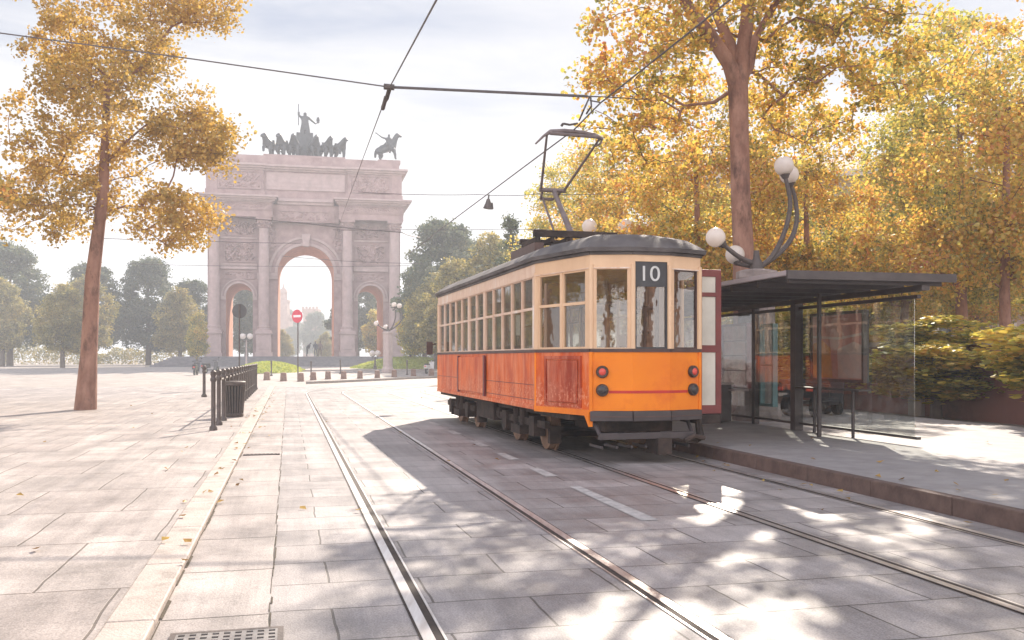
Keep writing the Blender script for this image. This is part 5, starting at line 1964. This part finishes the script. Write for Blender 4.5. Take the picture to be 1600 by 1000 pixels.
def globe_lamp(name, lab, loc, rz, group, sc=1.0, pm=None):
    t = thing(name, lab, 'street lamp', loc, rz, group)
    t.scale = (sc, sc, sc)
    b = MB()
    b.lathe([(.62, 0), (.62, .35), (.52, .45), (.47, .6), (.46, 3.72), (.52, 3.80), (.52, 3.97), (.30, 4.02)], 8, a0=PI / 8)
    pl = b.build('pillar', pm or M['pillar'], t, bevel=.02)
    b = MB()
    b.lathe([(.17, 3.98), (.15, 4.2), (.09, 4.3), (.07, 4.5)], 12)
    hub = b.build('bracket', M['iron'], t, smooth=40)
    arms = [([(0, 0, 4.02), (.38, -.05, 4.34), (.68, -.10, 4.95), (.82, -.12, 5.65), (.70, -.12, 6.32)], (.66, -.12, 6.62)),
            ([(0, .02, 4.04), (.58, .3, 4.40), (1.03, .55, 4.85), (1.22, .66, 5.35), (1.18, .64, 5.9), (1.05, .6, 6.26)], (1.00, .58, 6.54)),
            ([(0, 0, 4.15), (-.43, -.1, 4.30), (-.86, -.2, 4.60)], (-1.09, -.25, 4.80)),
            ([(0, .02, 4.1), (-.2, .25, 4.16), (-.36, .5, 4.22)], (-.40, .6, 4.46))]
    for pts, g in arms:
        P = [Vector(q) for q in pts]
        # smooth the arm
        Q = []
        for i in range(len(P) - 1):
            p0, p1, p2, p3 = P[max(i - 1, 0)], P[i], P[i + 1], P[min(i + 2, len(P) - 1)]
            for k in range(6):
                s_ = k / 6
                Q.append(.5 * ((2 * p1) + (p2 - p0) * s_ + (2 * p0 - 5 * p1 + 4 * p2 - p3) * s_ * s_ + (3 * p1 - p0 - 3 * p2 + p3) * s_ ** 3))
        Q.append(P[-1])
        a = MB().tube(Q, [.075 - .025 * i / len(Q) for i in range(len(Q))], 9)
        dirn = (Vector(g) - P[-1]).normalized()
        a.tube([P[-1] - dirn * .02, P[-1] + dirn * .08, P[-1] + dirn * .16], [.07, .12, .13], 12)
        arm = a.build('arm', M['iron'], t, smooth=45)
        MB().sphere(g, .245, 28, 18).build('globe', M['globe'], arm, smooth=60)
    return t
G_L = 'globe street lamps round the square'
p = at(1182, 560, 18.8)
L1 = globe_lamp('street_lamp', 'tall lamp with four white globes on curved arms above the shelter roof', (p.x, p.y, 0), 0, G_L, .80)
p = ground_at(607, 582)
p = at(606, 560, 76)
globe_lamp('street_lamp', 'distant lamp with curved arms on a pale pillar in front of the right arch foot', (p.x, p.y, zg(p.x, p.y)), R(-8), G_L, .84, M['pillarpale'])
def pole_lamp(lab, loc, h, r, spread, pm=None, rz=0):
    t = thing('street_lamp', lab, 'street lamp', loc, rz, G_L)
    b = MB()
    b.lathe([(.16, 0), (.16, .3), (.09, .45), (.07, h * .6), (.05, h - .35)], 12)
    b.build('pole', pm or M['iron'], t, smooth=40)
    for sx in (-1, 1):
        a = MB().tube([(0, 0, h - .4), (sx * spread * .6, 0, h - .55), (sx * spread, 0, h - .42), (sx * spread, 0, h - .25)], .035, 7)
        arm = a.build('arm', M['iron'], t, smooth=45)
        MB().sphere((sx * spread, 0, h), r, 24, 16).build('globe', M['globe'], arm, smooth=60)
    return t
p = at(949, 560, 29)
pole_lamp('lamp with two globes showing just above the tram roof', (p.x, p.y, 0), 1.415 + 206 * 29 / F, .235, .56)
p = at(385, 560, 92)
pole_lamp('small distant lamp with two globes before the left arch foot', (p.x, p.y, zg(p.x, p.y)), 1.415 + 34 * 92 / F - .4, .30, .36, M['pillarpale'])
p = at(586, 560, 84)
pole_lamp('shorter distant lamp just left of the lamp with curved arms', (p.x, p.y, zg(p.x, p.y)), 1.415 + 8 * 84 / F - .35, .26, .25)

# ------------------------------------------------------------------ signs, railing, bin, bollards
M['sign_red'] = mat('sign red', (0.62, 0.03, 0.07), (0.55, 0.025, 0.06), 4, .4)
M['sign_white'] = mat('sign white', (0.80, 0.78, 0.78), (0.74, 0.72, 0.72), 4, .4)
M['sign_grey'] = mat('sign back', (0.06, 0.06, 0.065), (0.09, 0.09, 0.095), 4, .5)
p = at(465.5, 560, 58.5)
sg = thing('road_sign', 'red round no entry sign with white bar on a thin pole before the big opening', 'road sign', (p.x, p.y, zg(p.x, p.y)), R(-28), 'round road signs')
MB().lathe([(.04, 0), (.04, 4.35)], 8).build('pole', M['iron'], sg)
MB().disc((0, -.06, 4.05), (0, 1, 0), .42, .03, 32).build('sign_plate', M['sign_red'], sg)
MB().box(-.30, .30, -.082, -.077, 3.98, 4.12).build('white_bar', M['sign_white'], sg)
MB().disc((0, -.035, 4.05), (0, 1, 0), .41, .018, 32).build('sign_back', M['sign_grey'], sg)
p = at(374, 560, 42)
sg = thing('road_sign', 'dark back of a round road sign standing before the left arch opening', 'road sign', (p.x, p.y, 0), R(8), 'round road signs')
MB().lathe([(.035, 0), (.035, 3.85)], 8).build('pole', M['iron'], sg)
MB().disc((0, .05, 3.56), (0, 1, 0), .325, .025, 32).build('sign_plate', M['sign_grey'], sg)
MB().box(-.05, .05, -.002, .034, 3.28, 3.84).build('clamp_rail', M['iron'], sg)

rl = thing('railing', 'dark iron railing of close posts with a top rail along the left pavement edge', 'railing', TF(0, 0, ZL), A_TR)
l = 18.6
i = 0
OR = -1.40
while l < 44:
    b = MB()
    b.lathe([(.075, 0), (.075, .05), (.05, .09), (.042, .12), (.042, .92), (.058, .95), (.058, .99), (.042, 1.02), (.055, 1.06), (.055, 1.12), (.02, 1.15)], 12, (OR, l))
    b.build('post', M['iron'], rl, smooth=40)
    l += 1.42
    i += 1
b = MB()
b.tube([(OR, 20.0, .93), (OR, 43.0, .93)], .022, 8)
b.tube([(OR, 27.0, .30), (OR, 40.0, .30)], .016, 8)
b.build('top_rail', M['iron'], rl)
b = MB()
l = 27.2
while l < 40:
    b.box(OR - .012, OR + .012, l, l + .024, .30, .92)
    l += .20
b.build('balusters', M['iron'], rl)
p = at(319, 560, 33)
bo = MB()
bo.lathe([(.10, 0), (.10, .06), (.055, .12), (.05, .85), (.075, .90), (.05, .95), (.08, 1.03), (.06, 1.10), (.02, 1.14)], 14)
o = bo.build('bollard', M['iron'], smooth=40, loc=(p.x, p.y, ZL))
tag(o, 'slim dark iron bollard alone on the left pavement', 'bollard', 'dark iron bollards')
for px, Y, lab in ((532, 72, 'dark iron bollard behind the stone blocks between sign and lamp'), (636, 70, 'dark iron bollard right of the lamp with the pale pillar'), (486, 66, 'dark iron bollard right beside the no entry sign'), (424, 68, 'dark iron bollard at the left end of the stone blocks')):
    q = at(px, 560, Y)
    c = dup(o, (q.x, q.y, zg(q.x, q.y)), label=lab)
p = at(366, 560, 21.9)
tb = thing('litter_bin', 'dark slatted litter bin beside the railing on the left pavement', 'bin', (p.x, p.y, ZL), A_TR)
b = MB().lathe([(.16, .02), (.18, .05), (.225, .74), (.235, .78), (.20, .80)], 22)
b.build('liner', M['black'], tb, smooth=30)
b = MB()
for k in range(22):
    a = 2 * PI * k / 22
    ca, sa = math.cos(a), math.sin(a)
    b.tube([(.19 * ca, .19 * sa, .04), (.245 * ca, .245 * sa, .74)], .019, 5)
b.build('slats', M['iron'], tb)
b = MB().lathe([(.235, .73), (.268, .75), (.268, .82), (.235, .84)], 24)
b.lathe([(.20, .0), (.215, .02), (.215, .07), (.19, .08)], 24)
b.build('rim', M['iron'], tb, smooth=40)

# ------------------------------------------------------------------ people and parked scooters, far away
M['coat'] = mat('dark coat', (0.05, 0.055, 0.065), (0.08, 0.08, 0.09), 6, .8)
M['coatbrown'] = mat('brown coat', (0.16, 0.11, 0.09), (0.12, 0.08, 0.07), 6, .8)
M['hair'] = mat('dark hair', (0.03, 0.022, 0.018), (0.05, 0.035, 0.03), 10, .7)
PV = [(0, 0, .95), (0, 0, 1.2), (0, 0, 1.42), (0, 0, 1.52), (0, -.02, 1.62), (0, -.02, 1.73), (-.19, 0, 1.42), (-.27, -.02, 1.15), (-.26, -.16, .93), (-.26, -.22, .84),
      (.19, 0, 1.42), (.27, .02, 1.15), (.27, -.06, .9), (.27, -.09, .81), (-.10, 0, .9), (-.12, -.06, .48), (-.12, .02, .08), (-.12, -.12, .03), (.10, 0, .9), (.13, .06, .48), (.14, .18, .1), (.14, .06, .04)]
PE = [(0, 1), (1, 2), (2, 3), (3, 4), (4, 5), (2, 6), (6, 7), (7, 8), (8, 9), (2, 10), (10, 11), (11, 12), (12, 13), (0, 14), (14, 15), (15, 16), (16, 17), (0, 18), (18, 19), (19, 20), (20, 21)]
PR = [.15, .14, .16, .06, .085, .07, .07, .05, .04, .035, .07, .05, .04, .035, .09, .065, .045, .04, .09, .065, .045, .04]
def person(lab, loc, rz, m, sc=1.0, bend=0.0):
    V = []
    for x, y, z in PV:
        if z > .96 and bend:
            a = bend
            dz, dy = z - .95, y
            y, z = dy * math.cos(a) - dz * math.sin(a), .95 + dz * math.cos(a) + dy * math.sin(a)
        V.append((x, y, z))
    t = thing('person', lab, 'person', loc, rz)
    t.scale = (sc, sc, sc)
    skin('body', V, PE, PR, m, t)
    h = V[5]
    hd = MB().sphere((h[0], h[1] + .015, h[2] - .02), .095, 12, 8).build('hair', M['hair'], t, smooth=60)
    return t
for px, py, Y, lab, m, rz, bend in ((480, 557, 109.3, 'person in dark clothes leaning forward on the steps under the big arch opening', M['coat'], R(60), .7),
                              (493, 557, 109.4, 'person in dark clothes standing on the steps right of the leaning one', M['coat'], R(-20), 0.05),
                              (500, 557, 110.0, 'person in a brown coat at the right of the group on the steps', M['coatbrown'], R(170), 0.1)):
    q = at(px, 560, Y)
    person(lab, (q.x, q.y, ZB + .004), rz, m, 1.0, bend)
M['sc_dark'] = mat('dark scooter paint', (0.03, 0.03, 0.033), (0.05, 0.05, 0.055), 5, .3)
M['sc_pale'] = mat('pale scooter paint', (0.55, 0.52, 0.50), (0.48, 0.45, 0.43), 5, .3)
M['tyre'] = mat('tyre rubber', (0.02, 0.02, 0.02), (0.035, 0.033, 0.032), 9, .85)
M['chrome'] = mat('scooter metal', (0.5, 0.5, 0.5), (0.4, 0.4, 0.4), 9, .25, metal=.9)
def scooter(lab, loc, rz, m):
    t = thing('motor_scooter', lab, 'scooter', loc, rz, 'parked motor scooters')
    for x in (-.62, .62):
        w_ = MB().tube([(x, .06 * math.copysign(1, k - .5), .23) for k in (0, 1)], .23, 20).build('wheel', M['tyre'], t, smooth=40)
        MB().tube([(x, -.065, .23), (x, .065, .23)], .13, 14).build('rim', M['chrome'], w_)
    b = MB()
    b.prism([(-.92, -.14), (-.35, -.19), (-.2, -.16), (-.2, .16), (-.35, .19), (-.92, .14)], .42, .70)
    b.prism([(-.25, -.15), (.38, -.13), (.38, .13), (-.25, .15)], .24, .32)
    b.add([(.36, -.2, .26), (.36, .2, .26), (.52, .22, .95), (.52, -.22, .95), (.44, -.2, .26), (.44, .2, .26), (.58, .18, .95), (.58, -.18, .95)], [(0, 1, 2, 3), (4, 7, 6, 5), (0, 4, 5, 1), (1, 5, 6, 2), (2, 6, 7, 3), (3, 7, 4, 0)])
    b.tube([(.62, 0, .23), (.50, 0, .95), (.46, 0, 1.05)], .035, 8)
    b.prism([(.45, -.09), (.80, -.06), (.80, .06), (.45, .09)], .46, .54)
    b.build('body', m, t, bevel=.03)
    b = MB()
    b.prism([(-.85, -.13), (-.25, -.15), (-.15, -.1), (-.15, .1), (-.25, .15), (-.85, .13)], .70, .80)
    b.build('seat', M['tyre'], t, bevel=.03)
    b = MB()
    b.tube([(.46, -.34, 1.02), (.48, -.15, 1.05), (.48, .15, 1.05), (.46, .34, 1.02)], .02, 7)
    b.tube([(.46, -.28, 1.04), (.46, -.34, 1.22)], .008, 5).sphere((.46, -.35, 1.26), .05, 8, 6)
    b.build('handlebar', M['tyre'], t)
    MB().sphere((.585, 0, .98), .085, 12, 8).build('headlight', M['chrome'], t, smooth=60)
    MB().box(-.95, -.925, -.07, .07, .56, .64).build('tail_light', M['t_lens'], t)
    return t
q = ground_at(671, 584)
scA = scooter('pale motor scooter parked in the square just left of the tram rear end', (q.x, q.y, q.z), R(75), M['sc_pale'])
for px, Y, rz, m, lab in ((1140, 24.5, 40, 'sc_dark', 'dark motor scooter seen through the shelter beside the open tram door'),
                          (1172, 23.6, 55, 'sc_dark', 'dark motor scooter behind the litter bin in the shelter'),
                          (1262, 20.6, 35, 'sc_dark', 'dark motor scooter behind the coral poster at the near shelter end'),
                          (1292, 20.2, 50, 'sc_dark', 'dark motor scooter parked right of the one behind the coral poster'),
                          (306, 70, 100, 'sc_dark', 'dark motor scooter at the far left of the square'),
                          (330, 74, 60, 'sc_dark', 'dark motor scooter parked near the left arch foot')):
    q = at(px, 560, Y)
    zz = ZP if px > 800 else zg(q.x, q.y)
    scooter(lab, (q.x, q.y, zz), R(rz), M[m])

# ------------------------------------------------------------------ buildings behind the trees
M['wall_cream'] = mat('cream render', (0.42, 0.30, 0.22), (0.36, 0.25, 0.18), .6, .85, bump=.2, c3=(.36, .28, .23), sc3=.5)
M['wall_pink'] = mat('pink render', (0.30, 0.13, 0.105), (0.25, 0.11, 0.09), .8, .85, bump=.3, c3=(.14, .075, .06), sc3=.6)
M['trim'] = mat('stone trim', (0.52, 0.46, 0.41), (0.46, 0.40, 0.36), 3, .8)
M['w_glass'] = mat('window glass', (0.06, 0.07, 0.075), (0.10, 0.11, 0.115), 1, .08)
M['shutter'] = mat('green shutters', (0.07, 0.11, 0.09), (0.09, 0.13, 0.11), 6, .6)
M['rooftile'] = mat('roof tile', (0.24, 0.12, 0.08), (0.30, 0.17, 0.12), 4, .85, bump=.6, bscale=6)
def building(name, lab, loc, rz, wdt, dep, floors, bays, m, fh=3.4, base=None):
    t = thing(name, lab, 'building', loc, rz)
    H = floors * fh + .8
    MB().box(0, wdt, 0, dep, 0, H).build('wall', m, t)
    if base: MB().box(-.05, wdt + .05, -.06, dep + .05, 0, 2.6).build('base_course', base, t)
    b = MB()
    for f in range(1, floors): b.box(-.08, wdt + .08, -.10, .0, f * fh + .35, f * fh + .55)
    b.box(-.4, wdt + .4, -.45, dep + .4, H, H + .35)
    b.build('cornice', M['trim'], t)
    b = MB().add([(-.4, -.45, H + .35), (wdt + .4, -.45, H + .35), (wdt + .4, dep + .4, H + .35), (-.4, dep + .4, H + .35), (2, dep / 2, H + 2.2), (wdt - 2, dep / 2, H + 2.2)],
                 [(0, 1, 5, 4), (1, 2, 5), (2, 3, 4, 5), (3, 0, 4), (3, 2, 1, 0)])
    b.build('roof', M['rooftile'], t)
    for f in range(floors):
        for k in range(bays):
            x = wdt * (k + .5) / bays
            z = f * fh + 1.15
            b = MB()
            b.box(x - .68, x - .5, -.09, .0, z, z + 1.9).box(x + .5, x + .68, -.09, .0, z, z + 1.9).box(x - .75, x + .75, -.16, .0, z + 1.9, z + 2.1).box(x - .75, x + .75, -.18, .0, z - .14, z)
            wn_ = b.build('window', M['trim'], t)
            MB().box(x - .5, x + .5, -.03, .0, z, z + 1.9).build('pane', M['w_glass'], wn_)
            if f and (k + f) % 2:
                MB().box(x - 1.22, x - .70, -.07, .0, z, z + 1.9).box(x + .70, x + 1.22, -.07, .0, z, z + 1.9).build('shutter', M['shutter'], wn_)
    return t
building('apartment_building', 'cream apartment building glimpsed between the autumn trees behind the shelter', (9, 50, 0), R(-6), 30, 12, 3, 10, M['wall_cream'], base=M['wall_pink'])
# garden wall behind the stop
gw = thing('garden_wall', 'reddish garden wall with pale coping seen through the shelter glass', 'wall', TF(0, 0, ZP), A_TR)
b = MB()
b.box(15.2, 15.5, 12, 44, -.3, 1.55)
b.build('wall', M['wall_pink'], gw)
b = MB().box(15.12, 15.58, 12, 44, 1.55, 1.68).build('coping', M['trim'], gw)
b = MB()
for k in range(9):
    MB().box(15.1, 15.6, 12 + k * 3.9, 12.5 + k * 3.9, -.3, 2.0).build('pillar', M['trim'], gw)

# ------------------------------------------------------------------ overhead wires
M['wire'] = mat('wire', (0.10, 0.085, 0.085), (0.13, 0.11, 0.11), 8, .5, metal=.3)
def wire(name, lab, cat, pts, r, sag=0.0, group=None, n=14, extra=None):
    P = []
    for i in range(len(pts) - 1):
        a, c = Vector(pts[i]), Vector(pts[i + 1])
        for k in range(n):
            s_ = k / n
            q = a.lerp(c, s_)
            q.z -= sag * 4 * s_ * (1 - s_)
            P.append(q)
    P.append(Vector(pts[-1]))
    b = MB().tube(P, [r[0] + (r[1] - r[0]) * i / (len(P) - 1) for i in range(len(P))] if hasattr(r, '__len__') else r, 6)
    t = thing(name, lab, cat, (0, 0, 0), 0, group)
    b.build('cable', M['wire'], t)
    return t
GW = 'overhead tram wires'
J = at(608, 136, 15.0)
K = at(934, 151, 15.0)
K0 = at(918, 150.5, 15.0)
t = wire('span_wire', 'span wire crossing the sky from the left to the thick insulated rod', 'wire', [at(-160, 30, 15.4), at(300, 92, 15.2), J], .011, .0, GW)
t = wire('span_wire', 'thick insulated rod of the span wire above the tram, ending at the trees', 'wire', [J, K0], .022, .0, GW)
MB().tube([K0, K, at(975, 153, 17.5), at(1040, 158, 21.5)], .012, 6).build('end_wire', M['wire'], t)
MB().tube([at(600, 135.2, 15.0), at(616, 136.6, 15.0)], .05, 8).build('insulator', M['iron'], t)
c1a = at(683, -2, 10.6)
t = wire('contact_wire', 'contact wire running from above the camera down towards the left side of the arch', 'wire', [at(760, -170, 7.8), c1a, J + Vector((0, 0, -.02)), at(567, 248, 20.0), at(520, 380, 36)], (.016, .004), .0, GW)
b = MB()
b.tube([J, at(604, 150, 15.15), at(597, 168, 15.5)], .022, 6).tube([at(611, 138, 15), at(606, 155, 15.2), at(599, 165, 15.45)], .014, 6)
b.tube([at(603, 152, 15.2), at(598, 170, 15.5)], .035, 7)
b.build('hanger', M['iron'], t)
PB = at(896, 203.5, 15.6)
t = wire('contact_wire', 'contact wire touching the pantograph and running down left behind the tram', 'wire', [at(1240, -80, 9.6), at(1040, 80, 12.4), at(938, 161, 14.4), PB, at(840, 245, 17.6), at(690, 357, 27.5), at(640, 396, 34)], .013, .0, GW)
b = MB()
b.tube([at(921, 152, 15), at(912, 172, 14.9), at(905, 188, 15.1)], .014, 6).tube([at(923, 152, 15), at(924, 166, 14.9), at(916, 178, 15)], .016, 6)
b.tube([at(922, 157, 15), at(937, 160, 14.6)], .012, 6)
b.tube([at(880, 193, 15.3), at(890, 195, 15.3), at(902, 193, 15.1)], .018, 6)
b.tube([at(880, 193, 15.3), at(877, 197, 15.3)], .022, 6)
b.build('hanger', M['iron'], t)
t = wire('span_wire', 'thin span wire beyond the tram roof carrying a small hanging signal', 'wire', [at(560, 300, 34), at(750, 304, 33), at(842, 303, 32), at(1000, 300, 31)], .011, .05, GW)
b = MB()
b.tube([at(764, 304, 33), at(763, 312, 33)], .03, 6).tube([at(763, 311, 33), at(763, 318, 33), at(762, 326, 33)], [.06, .11, .17], 10)
b.tube([at(768, 317, 33), at(769, 327, 33)], .05, 7)
b.build('signal_lamp', M['iron'], t)
wire('span_wire', 'thinnest level span wire just above the hazy trees right of the arch', 'wire', [at(520, 359, 45), at(640, 358.5, 45), at(780, 358, 44), at(900, 357, 43)], .012, .03, GW)
wire('span_wire', 'dark sagging feeder cable from the arch right side to the hazy trees', 'wire', [at(300, 331, 52), at(470, 348, 52), at(628, 363, 52), at(656, 371, 54)], .028, .05, GW)
wire('span_wire', 'thin span wire crossing the capitals of the arch', 'wire', [at(150, 372, 60), at(330, 377, 60), at(470, 380, 60)], .022, .03, GW)
wire('span_wire', 'thin span wire crossing the upper part of the big opening', 'wire', [at(440, 400, 70), at(540, 408, 70), at(660, 412, 70)], .02, .02, GW)
wire('span_wire', 'lower thin span wire crossing the big opening above the no entry sign', 'wire', [at(200, 412, 72), at(436, 416, 72), at(640, 415, 72)], .02, .05, GW)

# ------------------------------------------------------------------ haze: one closed box of even, thin air
def haze(density=0.0016):
    m, t, out = newmat('haze air')
    v = N(t, 'ShaderNodeVolumePrincipled')
    v.inputs['Color'].default_value = (0.86, 0.92, 1.0, 1)
    v.inputs['Density'].default_value = density
    v.inputs['Anisotropy'].default_value = 0.2
    t.links.new(v.outputs[0], out.inputs['Volume'])
    o = MB().box(-245, 245, -65, 405, -1.2, 35).build('haze', m)
    tag(o, 'pale autumn haze over the whole square', 'haze', kind='stuff')
haze()
